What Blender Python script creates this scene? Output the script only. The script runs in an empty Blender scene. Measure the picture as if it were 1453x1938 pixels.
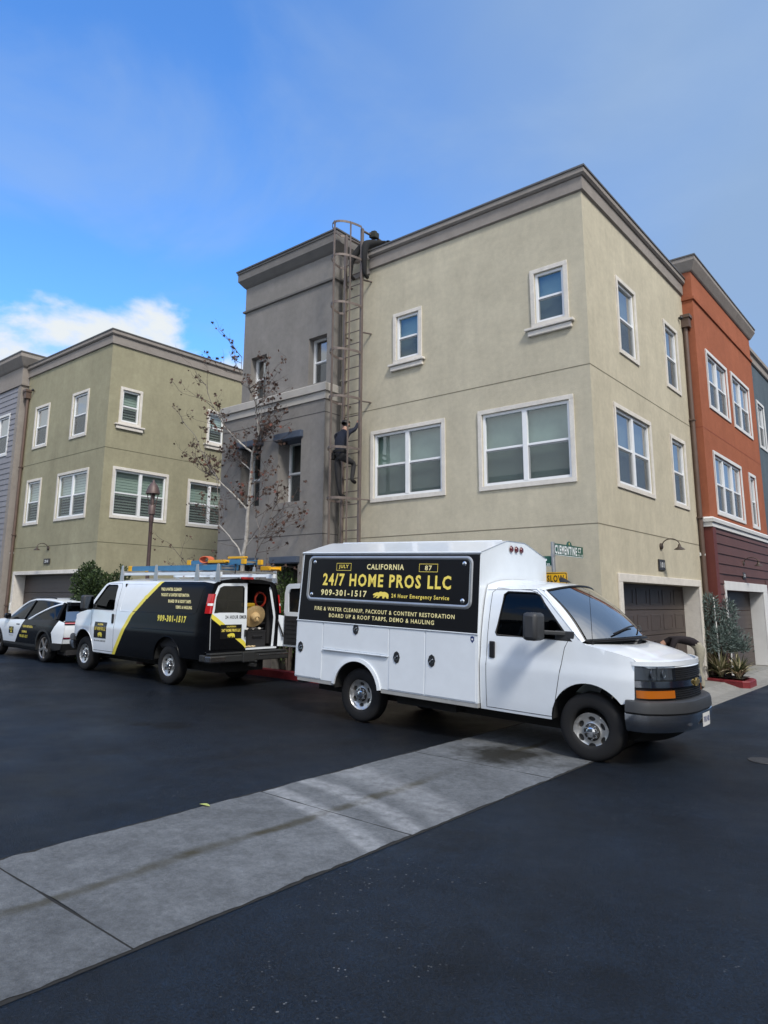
import bpy, bmesh, math, random
from mathutils import Vector, Matrix
from mathutils.geometry import delaunay_2d_cdt
PI = math.pi
scene = bpy.context.scene
col = scene.collection
R = math.radians
# ---------------------------------------------------------------- camera
cam = bpy.data.cameras.new('camera'); camo = bpy.data.objects.new('camera', cam); col.objects.link(camo)
cam.sensor_fit = 'HORIZONTAL'; cam.sensor_width = 36; cam.lens = 36 * 1330.21 / 1453
cam.shift_x = 30.2 / 1453; cam.shift_y = -86.8 / 1453
cam.clip_start = .05; cam.clip_end = 3000
right, down, fwd = [Vector(v) for v in ((0.763641, 0.645572, 0.009464), (-0.113434, 0.148581, -0.982373), (-0.635599, 0.749106, 0.186692))]
m = Matrix((right, -down, -fwd)).transposed().to_4x4(); m.translation = Vector((4.8189, -11.8653, 1.82))
camo.matrix_world = m
scene.camera = camo
# ---------------------------------------------------------------- sky, sun, exposure
SUN_AZ, SUN_EL = R(118), R(47)          # compass style: azimuth from +y towards +x
world = bpy.data.worlds.new('World'); scene.world = world; world.use_nodes = True
nt = world.node_tree; N = nt.nodes; L = nt.links; N.clear()
def nd(t, **k):
    n = N.new(t)
    for a, b in k.items():
        if a in n.inputs: n.inputs[a].default_value = b
        else: setattr(n, a, b)
    return n
sky = nd('ShaderNodeTexSky', sky_type='NISHITA', sun_disc=False, sun_elevation=SUN_EL, sun_rotation=SUN_AZ, air_density=1.0, dust_density=.3, ozone_density=2.0)
tc = nd('ShaderNodeTexCoord'); sep = nd('ShaderNodeSeparateXYZ'); L.new(tc.outputs['Generated'], sep.inputs[0])
def mth(op, a, b=None, clamp=False):
    n = nd('ShaderNodeMath', operation=op, use_clamp=clamp)
    for i, x in enumerate((a, b)):
        if x is None: continue
        if isinstance(x, (int, float)): n.inputs[i].default_value = x
        else: L.new(x, n.inputs[i])
    return n.outputs[0]
def ramp(x, lo, hi):
    n = nd('ShaderNodeMapRange', interpolation_type='SMOOTHSTEP', clamp=True); n.inputs[1].default_value = lo; n.inputs[2].default_value = hi; L.new(x, n.inputs[0]); return n.outputs[0]
def mixc(f, a, b):
    n = nd('ShaderNodeMix', data_type='RGBA')
    for i, x in ((0, f), (6, a), (7, b)):
        if isinstance(x, (int, float)): n.inputs[i].default_value = x
        elif isinstance(x, tuple): n.inputs[i].default_value = (*x, 1)
        else: L.new(x, n.inputs[i])
    return n.outputs[2]
zc = mth('MAXIMUM', sep.outputs[2], .03)
# direction to a flat cloud layer (so clouds shrink towards the horizon)
inv = mth('DIVIDE', 1.0, mth('ADD', zc, .18))
comb = nd('ShaderNodeCombineXYZ'); L.new(mth('MULTIPLY', sep.outputs[0], inv), comb.inputs[0]); L.new(mth('MULTIPLY', sep.outputs[1], inv), comb.inputs[1])
def noise(scale, det, rough, off=(0, 0, 0), dist=0.0):
    mp = nd('ShaderNodeMapping'); mp.inputs['Location'].default_value = off; L.new(comb.outputs[0], mp.inputs[0])
    n = nd('ShaderNodeTexNoise', Scale=scale, Detail=det, Roughness=rough, Distortion=dist); L.new(mp.outputs[0], n.inputs['Vector']); return n.outputs['Fac']
# azimuth measure: right of the picture carries a thin veil, left is open blue
side = mth('ADD', mth('MULTIPLY', sep.outputs[0], .763), mth('MULTIPLY', sep.outputs[1], .647))
veil = mth('MULTIPLY', ramp(mth('ADD', side, mth('MULTIPLY', noise(1.3, 5, .5, (3, 1, 0), .35), .80)), .20, .92), .95)
wisps = mth('MULTIPLY', ramp(noise(1.7, 7, .55, (1.3, 4.2, 0), .45), .45, .74), .42)
low = mth('SUBTRACT', 1.0, ramp(sep.outputs[2], .28, .43))
mpc = nd('ShaderNodeMapping'); mpc.inputs['Scale'].default_value = (1, 1, 1.7); mpc.inputs['Location'].default_value = (3.3, 3.7, 1.3); L.new(tc.outputs['Generated'], mpc.inputs[0])
pf = nd('ShaderNodeTexNoise', Scale=4.6, Detail=9, Roughness=.56, Distortion=.25); L.new(mpc.outputs[0], pf.inputs['Vector'])
left = ramp(mth('MULTIPLY', side, -1), -.02, .26)
cum = mth('MULTIPLY', ramp(mth('ADD', pf.outputs['Fac'], mth('MULTIPLY', low, .22)), .54, .69), mth('MULTIPLY', left, ramp(low, 0, .25)))
blue = nd('ShaderNodeMix', data_type='RGBA', blend_type='MULTIPLY'); blue.inputs[0].default_value = 1
L.new(sky.outputs[0], blue.inputs[6]); blue.inputs[7].default_value = (0.39, 0.69, 1.0, 1)
VEILC, WISPC, CUMC = ((0.93, 1.38, 2.12), (1.15, 1.62, 2.4), (2.6, 2.75, 2.85))
# a broken bank of unseen white cloud, added behind the viewer for neutral fill
back = mth('SUBTRACT', mth('MULTIPLY', sep.outputs[0], .65), mth('MULTIPLY', sep.outputs[1], .76))
fill_bank = mth('MULTIPLY', mth('MULTIPLY', ramp(back, -.3, .35), mth('MAXIMUM', ramp(sep.outputs[0], -.3, .15), ramp(sep.outputs[2], .45, .62))), mth('ADD', .45, mth('MULTIPLY', ramp(noise(1.6, 5, .55, (2, 9, 0), .4), .38, .55), .5)))
c1 = mixc(veil, blue.outputs[2], VEILC); c2 = mixc(wisps, c1, WISPC); c3 = mixc(cum, c2, CUMC)
bg = nd('ShaderNodeBackground', Strength=.15); L.new(mixc(fill_bank, c3, (4.0, 4.05, 4.1)), bg.inputs[0])
wo = nd('ShaderNodeOutputWorld'); L.new(bg.outputs[0], wo.inputs[0])
sun = bpy.data.lights.new('sun', 'SUN'); sun.energy = 1.4; sun.angle = R(11); sun.color = (1, .95, .87)
suno = bpy.data.objects.new('sun', sun); col.objects.link(suno); suno.location = (20, -20, 30)
sd = Vector((math.sin(SUN_AZ) * math.cos(SUN_EL), math.cos(SUN_AZ) * math.cos(SUN_EL), math.sin(SUN_EL)))
suno.rotation_euler = sd.to_track_quat('Z', 'Y').to_euler()
vs = scene.view_settings; scene.display_settings.display_device = 'sRGB'
vs.view_transform = 'Standard'; vs.look = 'None'; vs.exposure = 1.1; vs.gamma = 1; vs.use_curve_mapping = False
# ---------------------------------------------------------------- materials
MATS = {}
def mat(name, rgb, rough=.5, metal=0, spec=.5, mott=None, bump=None, coat=0, streak=0, stain=None, extra=None):
    if name in MATS: return MATS[name]
    mt = bpy.data.materials.new(name); mt.use_nodes = True; t = mt.node_tree; b = t.nodes['Principled BSDF']
    b.inputs['Base Color'].default_value = (*rgb, 1); b.inputs['Roughness'].default_value = rough; b.inputs['Metallic'].default_value = metal
    b.inputs['Specular IOR Level'].default_value = spec; b.inputs['Coat Weight'].default_value = coat; b.inputs['Coat Roughness'].default_value = .06
    mt.diffuse_color = (*rgb, 1)
    def n(tp, **k):
        q = t.nodes.new(tp)
        for a, v in k.items():
            if a in q.inputs: q.inputs[a].default_value = v
            else: setattr(q, a, v)
        return q
    tcn = n('ShaderNodeTexCoord'); cur = None
    def nz(sc, det=6, ro=.6, scale=None):
        q = n('ShaderNodeTexNoise', Scale=sc, Detail=det, Roughness=ro)
        if scale:
            mp = n('ShaderNodeMapping'); mp.inputs['Scale'].default_value = scale; t.links.new(tcn.outputs['Object'], mp.inputs[0]); t.links.new(mp.outputs[0], q.inputs['Vector'])
        else: t.links.new(tcn.outputs['Object'], q.inputs['Vector'])
        return q
    def mul(cur, fac, lo, hi, a0=.3, a1=.7):
        mr = n('ShaderNodeMapRange'); mr.inputs[1].default_value = a0; mr.inputs[2].default_value = a1; mr.inputs[3].default_value = lo; mr.inputs[4].default_value = hi
        t.links.new(fac, mr.inputs[0]); mx = n('ShaderNodeMix', data_type='RGBA', blend_type='MULTIPLY'); mx.inputs[0].default_value = 1
        if cur is None: mx.inputs[6].default_value = (*rgb, 1)
        else: t.links.new(cur, mx.inputs[6])
        t.links.new(mr.outputs[0], mx.inputs[7]); return mx.outputs[2]
    if mott:
        for sc, am in mott: cur = mul(cur, nz(sc).outputs['Fac'], 1 - am, 1 + am)
    if streak: cur = mul(cur, nz(1.0, 5, .65, (2.2, 2.2, .28)).outputs['Fac'], 1 - streak, 1 + streak)
    if extra: cur = extra(t, n, nz, mul, cur, tcn)
    if cur is not None: t.links.new(cur, b.inputs['Base Color'])
    if bump:
        prev = None
        for sc, st in bump:
            q = nz(sc, 4, .6); bp = n('ShaderNodeBump', Strength=st, Distance=.02); t.links.new(q.outputs['Fac'], bp.inputs['Height'])
            if prev: t.links.new(prev.outputs[0], bp.inputs['Normal'])
            prev = bp
        t.links.new(prev.outputs[0], b.inputs['Normal'])
    MATS[name] = mt; return mt
def glassmat(name, tint, refl=.12, dark=.6, rough=.01, k=1.0):
    """window glass: part mirror (fresnel), part see-through"""
    mt = bpy.data.materials.new(name); mt.use_nodes = True; t = mt.node_tree; t.nodes.clear()
    o = t.nodes.new('ShaderNodeOutputMaterial'); mx = t.nodes.new('ShaderNodeMixShader'); tr = t.nodes.new('ShaderNodeBsdfTransparent'); gl = t.nodes.new('ShaderNodeBsdfGlossy')
    tr.inputs[0].default_value = (*[c * dark for c in tint], 1); gl.inputs['Roughness'].default_value = rough; gl.inputs[0].default_value = (.95, .97, 1, 1)
    lw = t.nodes.new('ShaderNodeLayerWeight'); lw.inputs[0].default_value = .5; pw = t.nodes.new('ShaderNodeMath'); pw.operation = 'POWER'; pw.inputs[1].default_value = 4.5; t.links.new(lw.outputs['Facing'], pw.inputs[0]); p2 = t.nodes.new('ShaderNodeMath'); p2.operation = 'MULTIPLY_ADD'; p2.inputs[1].default_value = .95; p2.inputs[2].default_value = .05; t.links.new(pw.outputs[0], p2.inputs[0]); ad = t.nodes.new('ShaderNodeMath'); ad.operation = 'ADD'; ad.use_clamp = True; ad.inputs[1].default_value = refl
    mu = t.nodes.new('ShaderNodeMath'); mu.operation = 'MULTIPLY'; mu.inputs[1].default_value = k; t.links.new(p2.outputs[0], mu.inputs[0]); t.links.new(mu.outputs[0], ad.inputs[0]); t.links.new(ad.outputs[0], mx.inputs[0]); t.links.new(tr.outputs[0], mx.inputs[1]); t.links.new(gl.outputs[0], mx.inputs[2]); t.links.new(mx.outputs[0], o.inputs[0])
    MATS[name] = mt; return mt
# ---------------------------------------------------------------- mesh helpers
class MB:
    def __init__(s): s.v = []; s.f = []; s.m = []; s.mi = 0
    def add(s, vs, fs, mi=None):
        o = len(s.v); s.v += [tuple(v) for v in vs]
        for f in fs: s.f.append([i + o for i in f]); s.m.append(s.mi if mi is None else mi)
        return s
    def box(s, x0, x1, y0, y1, z0, z1, mi=None, fn=None):
        vs = [(x, y, z) for z in (z0, z1) for y in (y0, y1) for x in (x0, x1)]
        if fn: vs = [fn(*v) for v in vs]
        return s.add(vs, [(0, 2, 3, 1), (4, 5, 7, 6), (0, 1, 5, 4), (2, 6, 7, 3), (0, 4, 6, 2), (1, 3, 7, 5)], mi)
    def bar(s, p0, p1, w, h=None, mi=None, up=(0, 0, 1)):
        p0 = Vector(p0); p1 = Vector(p1); h = h or w; d = (p1 - p0).normalized(); u = Vector(up)
        if abs(d.dot(u)) > .95: u = Vector((0, 1, 0))
        a = d.cross(u).normalized() * w / 2; b = a.cross(d).normalized() * h / 2
        vs = [p + i * a + j * b for p in (p0, p1) for i, j in ((-1, -1), (1, -1), (1, 1), (-1, 1))]
        return s.add(vs, [(0, 1, 2, 3), (7, 6, 5, 4), (0, 4, 5, 1), (1, 5, 6, 2), (2, 6, 7, 3), (3, 7, 4, 0)], mi)
    def tube(s, pts, r, seg=8, mi=None, closed=False, cap=True):
        P = [Vector(p) for p in pts]; n = len(P); rr = r if isinstance(r, (list, tuple)) else [r] * n
        vs = []; prev = None
        for i in range(n):
            if closed: d = P[(i + 1) % n] - P[i - 1]
            else: d = P[min(i + 1, n - 1)] - P[max(i - 1, 0)]
            d = d.normalized() if d.length > 1e-9 else Vector((0, 0, 1))
            if prev is None: a = d.orthogonal().normalized()
            else:
                a = prev - d * prev.dot(d); a = a.normalized() if a.length > 1e-6 else d.orthogonal().normalized()
            prev = a; b = d.cross(a)
            vs += [P[i] + (a * math.cos(2 * PI * k / seg) + b * math.sin(2 * PI * k / seg)) * rr[i] for k in range(seg)]
        fs = []
        for i in range(n if closed else n - 1):
            j = (i + 1) % n
            fs += [(i * seg + k, i * seg + (k + 1) % seg, j * seg + (k + 1) % seg, j * seg + k) for k in range(seg)]
        if cap and not closed: fs += [tuple(range(seg))[::-1], tuple((n - 1) * seg + k for k in range(seg))]
        return s.add(vs, fs, mi)
    def lathe(s, prof, seg=24, o=(0, 0, 0), ax=(0, 0, 1), mi=None):
        ax = Vector(ax).normalized(); a = ax.orthogonal().normalized(); b = ax.cross(a); o = Vector(o); vs = []
        for r, h in prof: vs += [o + ax * h + (a * math.cos(2 * PI * k / seg) + b * math.sin(2 * PI * k / seg)) * r for k in range(seg)]
        fs = [(i * seg + k, i * seg + (k + 1) % seg, (i + 1) * seg + (k + 1) % seg, (i + 1) * seg + k) for i in range(len(prof) - 1) for k in range(seg)]
        return s.add(vs, fs, mi)
    def grid(s, fn, nu, nv, mi=None):
        vs = [fn(i / nu, j / nv) for j in range(nv + 1) for i in range(nu + 1)]; w = nu + 1
        return s.add(vs, [(j * w + i, j * w + i + 1, (j + 1) * w + i + 1, (j + 1) * w + i) for j in range(nv) for i in range(nu)], mi)
    def ball(s, c, r, seg=12, mi=None, rot=None):
        rx, ry, rz = r if isinstance(r, (list, tuple)) else (r, r, r); vs = []; c = Vector(c); n = seg // 2
        for i in range(n + 1):
            th = PI * i / n
            for k in range(seg):
                v = Vector((rx * math.sin(th) * math.cos(2 * PI * k / seg), ry * math.sin(th) * math.sin(2 * PI * k / seg), rz * math.cos(th)))
                if rot: v = rot @ v
                vs.append(c + v)
        return s.add(vs, [(i * seg + k, (i + 1) * seg + k, (i + 1) * seg + (k + 1) % seg, i * seg + (k + 1) % seg) for i in range(n) for k in range(seg)], mi)
    def prism(s, poly, fn, d0, d1, mi=None):
        n = len(poly); vs = [fn(u, v, d) for d in (d0, d1) for u, v in poly]
        return s.add(vs, [tuple(range(n))[::-1], tuple(range(n, 2 * n))] + [(i, (i + 1) % n, n + (i + 1) % n, n + i) for i in range(n)], mi)
    def build(s, name, mats, parent=None, smooth=None, bevel=0, fix=True):
        me = bpy.data.meshes.new(name); me.from_pydata(s.v, [], s.f); me.validate(clean_customdata=False)
        if not isinstance(mats, (list, tuple)): mats = [mats]
        for q in mats: me.materials.append(q)
        if len(me.polygons) == len(s.m): me.polygons.foreach_set('material_index', s.m)
        if fix:
            bm = bmesh.new(); bm.from_mesh(me)
            bmesh.ops.remove_doubles(bm, verts=bm.verts, dist=1e-5); bmesh.ops.recalc_face_normals(bm, faces=bm.faces); bm.to_mesh(me); bm.free()
        if smooth is not None:
            me.polygons.foreach_set('use_smooth', [True] * len(me.polygons)); me.set_sharp_from_angle(angle=R(smooth))
        me.update()
        o = bpy.data.objects.new(name, me); col.objects.link(o)
        if parent: o.parent = parent
        if bevel:
            b = o.modifiers.new('bevel', 'BEVEL'); b.width = bevel; b.segments = 2; b.limit_method = 'ANGLE'; b.angle_limit = R(40)
        return o
def thing(name, label, cat, loc=(0, 0, 0), rz=0, group=None):
    o = bpy.data.objects.new(name, None); col.objects.link(o); o.location = loc; o.rotation_euler = (0, 0, rz); o.empty_display_size = .2
    o['label'] = label; o['category'] = cat
    if group: o['group'] = group
    return o
def tag(o, label, cat, group=None):
    o['label'] = label; o['category'] = cat
    if group: o['group'] = group
    return o
def struct(o, kind='structure'): o['kind'] = kind; return o
def inpoly(p, poly):
    x, y = p; c = False; n = len(poly)
    for i in range(n):
        x0, y0 = poly[i]; x1, y1 = poly[i - 1]
        if (y0 > y) != (y1 > y) and x < (x1 - x0) * (y - y0) / (y1 - y0) + x0: c = not c
    return c
def panel(outline, holes=(), cuts=(), step=.07):
    """triangulate a 2-D outline with holes and inner cut lines"""
    V = []; E = []
    def ring(p, closed=True):
        q = []
        for i in range(len(p) if closed else len(p) - 1):
            a = Vector(p[i]); b = Vector(p[(i + 1) % len(p)]); k = max(1, int((b - a).length / step))
            q += [a.lerp(b, j / k) for j in range(k)]
        if not closed: q.append(Vector(p[-1]))
        o = len(V); V.extend(q); n = len(q); E.extend([(o + i, o + (i + 1) % n) for i in range(n if closed else n - 1)])
    ring(outline)
    for h in holes: ring(h)
    for c in cuts: ring(c[0], c[1])
    xs = [p[0] for p in outline]; ys = [p[1] for p in outline]; y = min(ys) + step * .37
    while y < max(ys):
        x = min(xs) + step * .41
        while x < max(xs):
            if inpoly((x, y), outline): V.append(Vector((x, y)))
            x += step
        y += step
    ov, oe, of = delaunay_2d_cdt(V, E, [], 0, 1e-5)[:3]
    T = []
    for f in of:
        c = sum((ov[i] for i in f), Vector((0, 0))) / len(f)
        if inpoly(c, outline) and not any(inpoly(c, h) for h in holes): T.append((tuple(f), (c.x, c.y)))
    return [(v.x, v.y) for v in ov], T
def sub(V, T, test, fn):
    """faces whose centre passes test, mapped to 3-D"""
    idx = {}; vs = []; fs = []
    for f, c in T:
        if not test(c): continue
        q = []
        for i in f:
            if i not in idx: idx[i] = len(vs); vs.append(fn(*V[i]))
            q.append(idx[i])
        fs.append(q)
    return vs, fs
def arc(cx, cy, r, a0, a1, n, ry=None): return [(cx + r * math.cos(R(a0 + (a1 - a0) * i / n)), cy + (ry or r) * math.sin(R(a0 + (a1 - a0) * i / n))) for i in range(n + 1)]
def rrect(u0, u1, v0, v1, r, n=4): return arc(u1 - r, v0 + r, r, -90, 0, n) + arc(u1 - r, v1 - r, r, 0, 90, n) + arc(u0 + r, v1 - r, r, 90, 180, n) + arc(u0 + r, v0 + r, r, 180, 270, n)
def lerp(a, b, t): return a + (b - a) * t
def interp(tab, x):
    if x <= tab[0][0]: return tab[0][1]
    for (x0, y0), (x1, y1) in zip(tab, tab[1:]):
        if x <= x1: return y0 + (y1 - y0) * (x - x0) / (x1 - x0)
    return tab[-1][1]
def smooth01(t): t = max(0, min(1, t)); return t * t * (3 - 2 * t)
TXT = {}
def text2d(s, bold=.0):
    k = (s, bold)
    if k not in TXT:
        cu = bpy.data.curves.new('t', 'FONT'); cu.body = s; cu.offset = bold; cu.resolution_u = 2; cu.space_character = 1.16 + bold * 2
        o = bpy.data.objects.new('t', cu); col.objects.link(o); dg = bpy.context.evaluated_depsgraph_get(); dg.update()
        me = bpy.data.meshes.new_from_object(o.evaluated_get(dg)); vs = [(v.co.x, v.co.y) for v in me.vertices]; fs = [tuple(p.vertices) for p in me.polygons]
        bpy.data.objects.remove(o); bpy.data.curves.remove(cu); bpy.data.meshes.remove(me)
        x0 = min(v[0] for v in vs); x1 = max(v[0] for v in vs); y0 = min(v[1] for v in vs); y1 = max(v[1] for v in vs)
        TXT[k] = ([((x - x0) / (x1 - x0), (y - y0) / (y1 - y0)) for x, y in vs], fs)
    return TXT[k]
def write(mb, s, u0, u1, v0, v1, fn, bold=.03, mi=None, slant=0):
    vs, fs = text2d(s, bold)
    mb.add([fn(u0 + (u1 - u0) * (x + slant * y), v0 + (v1 - v0) * y) for x, y in vs], fs, mi)
# ---------------------------------------------------------------- shared surface materials
def stucco(name, rgb, streak=.10): return mat(name, rgb, .93, spec=.15, mott=[(.45, .06), (2.3, .07), (9, .06), (60, .06)], streak=streak, bump=[(45, .25), (160, .4)])
M_tan = stucco('tan_stucco', (.53, .482, .368), .06); M_grey = stucco('grey_stucco', (.245, .230, .215), .07); M_green = stucco('olive_stucco', (.335, .312, .212), .07)
M_orange = stucco('orange_stucco', (.35, .120, .066), .06); M_taupe = stucco('taupe_trim', (.295, .265, .240), .05); M_trim = stucco('cream_trim', (.70, .66, .60), .04)
M_wtrim = mat('white_trim', (.70, .70, .69), .6, mott=[(3, .06)], bump=[(90, .1)]); M_cap = mat('parapet_metal', (.11, .105, .10), .45, .3, mott=[(4, .15)])
M_joint = mat('stucco_joint', (.21, .19, .14), .9, spec=.1); M_jointg = mat('grey_joint', (.085, .08, .08), .9, spec=.1); M_joint2 = mat('olive_joint', (.13, .125, .08), .9, spec=.1)
def lapmat(name, rgb): return mat(name, rgb, .6, mott=[(1.2, .08), (14, .08)], streak=.06, bump=[(60, .08)])
M_siding = lapmat('grey_lap_siding', (.235, .23, .25)); M_redlap = lapmat('dark_red_siding', (.105, .040, .029)); M_redtrim = lapmat('dark_red_board', (.13, .028, .02)); M_blue = stucco('slate_blue_stucco', (.10, .13, .155))
M_pvc = mat('white_vinyl', (.80, .81, .82), .35, mott=[(5, .03)])
M_glass = glassmat('window_glass', (.78, .91, .88), .10, .85); M_glassb = glassmat('window_glass_street', (.8, .9, .9), .25, .6); M_dark = mat('dark_room', (.012, .012, .013), .9)
M_blind = mat('window_blind', (.38, .42, .395), .8, mott=[(2, .12)]); M_slat = mat('shutter_slat', (.62, .62, .57), .5, mott=[(3, .05)]); M_gdoor = mat('brown_garage_door', (.075, .058, .052), .5, mott=[(.8, .10), (7, .07)], streak=.06, bump=[(110, .12)])
M_bronze = mat('bronze_metal', (.085, .065, .052), .45, .5, mott=[(8, .15)]); M_pipe = mat('brown_downspout', (.13, .088, .07), .5, .2, mott=[(5, .12)]); M_black = mat('black_plastic', (.012, .012, .013), .45); M_whitep = mat('white_plastic', (.75, .75, .73), .4)
def screenmat():
    mt = bpy.data.materials.new('insect_screen'); mt.use_nodes = True; t = mt.node_tree; t.nodes.clear(); o = t.nodes.new('ShaderNodeOutputMaterial'); mx = t.nodes.new('ShaderNodeMixShader')
    a = t.nodes.new('ShaderNodeBsdfTransparent'); d = t.nodes.new('ShaderNodeBsdfDiffuse'); d.inputs[0].default_value = (.10, .108, .112, 1); mx.inputs[0].default_value = .42
    t.links.new(a.outputs[0], mx.inputs[1]); t.links.new(d.outputs[0], mx.inputs[2]); t.links.new(mx.outputs[0], o.inputs[0]); return mt
M_screen = screenmat()
def PY(Y): return lambda u, w, z: (u, Y - w, z)
def PX(X): return lambda u, w, z: (X + w, u, z)
def wall(mb, F, u0, u1, z0, z1, holes=(), depth=.22, mi=None):
    us = sorted({u0, u1, *[h[0] for h in holes], *[h[1] for h in holes]}); zs = sorted({z0, z1, *[h[2] for h in holes], *[h[3] for h in holes]})
    for a, b in zip(us, us[1:]):
        for c, d in zip(zs, zs[1:]):
            mu, mz = (a + b) / 2, (c + d) / 2
            if any(h[0] < mu < h[1] and h[2] < mz < h[3] for h in holes): continue
            mb.add([F(a, 0, c), F(b, 0, c), F(b, 0, d), F(a, 0, d)], [(0, 1, 2, 3)], mi)
    for h in holes:
        a, b, c, d = h[:4]; e = h[4] if len(h) > 4 else depth; q = [(a, c), (b, c), (b, d), (a, d)]
        for i in range(4):
            p, r = q[i], q[(i + 1) % 4]; mb.add([F(p[0], 0, p[1]), F(r[0], 0, r[1]), F(r[0], -e, r[1]), F(p[0], -e, p[1])], [(0, 1, 2, 3)], mi)
def Fbox(mb, F, u0, u1, w0, w1, z0, z1, mi=None): mb.box(u0, u1, w0, w1, z0, z1, mi, F)
def frame4(mb, F, u0, u1, z0, z1, b, w0, w1, mi=None):
    Fbox(mb, F, u0, u1, w0, w1, z1 - b, z1, mi); Fbox(mb, F, u0, u1, w0, w1, z0, z0 + b, mi); Fbox(mb, F, u0, u0 + b, w0, w1, z0 + b, z1 - b, mi); Fbox(mb, F, u1 - b, u1, w0, w1, z0 + b, z1 - b, mi)
def window(parent, F, u0, u1, z0, z1, n=1, trim=.088, sill=None, style='blind', glass=None, base=0.0, name='window', tm=None, rail=.5, label=None):
    """one window; returns its wall opening"""
    a, b, c, d = u0 + trim, u1 - trim, z0 + trim, z1 - trim
    B = base
    mb = MB()
    if trim > .02: frame4(mb, F, u0, u1, z0, z1, trim - .004, -.03, .03)
    else: frame4(mb, F, a - .03, b + .03, c - .03, d + .03, .028, B - .09, B - .0)
    o = mb.build(name, tm or M_trim, parent, bevel=.006)
    if label: o['label'] = label
    fr = MB(); frame4(fr, F, a, b, c, d, .055, B - .085, B - .02)
    bw = (b - a) / n; zm = c + (d - c) * rail
    for i in range(1, n): Fbox(fr, F, a + bw * i - .05, a + bw * i + .05, B - .085, B - .012, c + .045, d - .045)
    pn = MB(); sc = MB(); cells = []
    for i in range(n):
        l = a + bw * i + (.045 if i == 0 else .05); r = a + bw * (i + 1) - (.045 if i == n - 1 else .05); cells.append((l, r))
        Fbox(fr, F, l, r, B - .075, B - .03, zm - .022, zm + .022)
        frame4(fr, F, l, r, c + .045, zm - .022, .022, B - .07, B - .045)
        for p, q in ((c + .045, zm - .022), (zm + .022, d - .045)): pn.add([F(l, B - .06, p), F(r, B - .06, p), F(r, B - .06, q), F(l, B - .06, q)], [(0, 1, 2, 3)])
        sc.add([F(l, B - .04, c + .045), F(r, B - .04, c + .045), F(r, B - .04, zm - .022), F(l, B - .04, zm - .022)], [(0, 1, 2, 3)])
    fr.build('frame', M_pvc, o, bevel=.004); pn.build('pane', glass or M_glass, o); sc.build('screen', M_screen, o)
    bl = MB(); e = .16
    if style == 'slat':
        for i in range(n):
            l = a + bw * i; r = l + bw; k = int((d - c) / .085)
            for j in range(k):
                z = c + (d - c) * (j + .5) / k; dz, dw = (.041, .006) if z > zm else (.027, .014); bl.add([F(l, B - e + dw, z - dz), F(r, B - e + dw, z - dz), F(r, B - e - dw, z + dz), F(l, B - e - dw, z + dz)], [(0, 1, 2, 3)], 0)
        bl.add([F(a, B - .205, c), F(b, B - .205, c), F(b, B - .205, d), F(a, B - .205, d)], [(0, 1, 2, 3)], 1); bl.build('blind', [M_slat, mat('room_behind_blind', (.06, .065, .06), .8)], o)
    elif style == 'blind':
        bl.add([F(a, B - e, c), F(b, B - e, c), F(b, B - e, d), F(a, B - e, d)], [(0, 1, 2, 3)], 0); bl.build('blind', [M_blind], o)
    else: bl.add([F(a, B - .2, c), F(b, B - .2, c), F(b, B - .2, d), F(a, B - .2, d)], [(0, 1, 2, 3)], 0); bl.build('blind', [M_dark], o)
    if sill:
        s0, s1 = sill; sm = MB(); Fbox(sm, F, s0, s1, .001, .10, z0 - .05, z0 + .0); Fbox(sm, F, s0 + .05, s1 - .05, .001, .065, z0 - .16, z0 - .062); sm.build('sill', tm or M_trim, o, bevel=.008)
    return (a, b, c, d)
def sweep(mb, path, prof, mi=None):
    """sweep a closed (w,z) profile along a plan polyline; w is measured to the right of travel, corners mitred"""
    P = [Vector((p[0], p[1])) for p in path]; rings = []
    for i, p in enumerate(P):
        ns = []
        if i > 0: d = (P[i] - P[i - 1]).normalized(); ns.append(Vector((d.y, -d.x)))
        if i < len(P) - 1: d = (P[i + 1] - P[i]).normalized(); ns.append(Vector((d.y, -d.x)))
        n = ns[0] if len(ns) == 1 else (ns[0] + ns[1]) / (1 + ns[0].dot(ns[1]))
        rings.append([(p.x + n.x * w, p.y + n.y * w, z) for w, z in prof])
    k = len(prof); vs = [v for r in rings for v in r]
    fs = [(i * k + j, i * k + (j + 1) % k, (i + 1) * k + (j + 1) % k, (i + 1) * k + j) for i in range(len(P) - 1) for j in range(k)]
    fs += [tuple(range(k))[::-1], tuple((len(P) - 1) * k + j for j in range(k))]
    mb.add(vs, fs, mi)
def rectp(w0, w1, z0, z1): return [(w0, z0), (w1, z0), (w1, z1), (w0, z1)]
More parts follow.
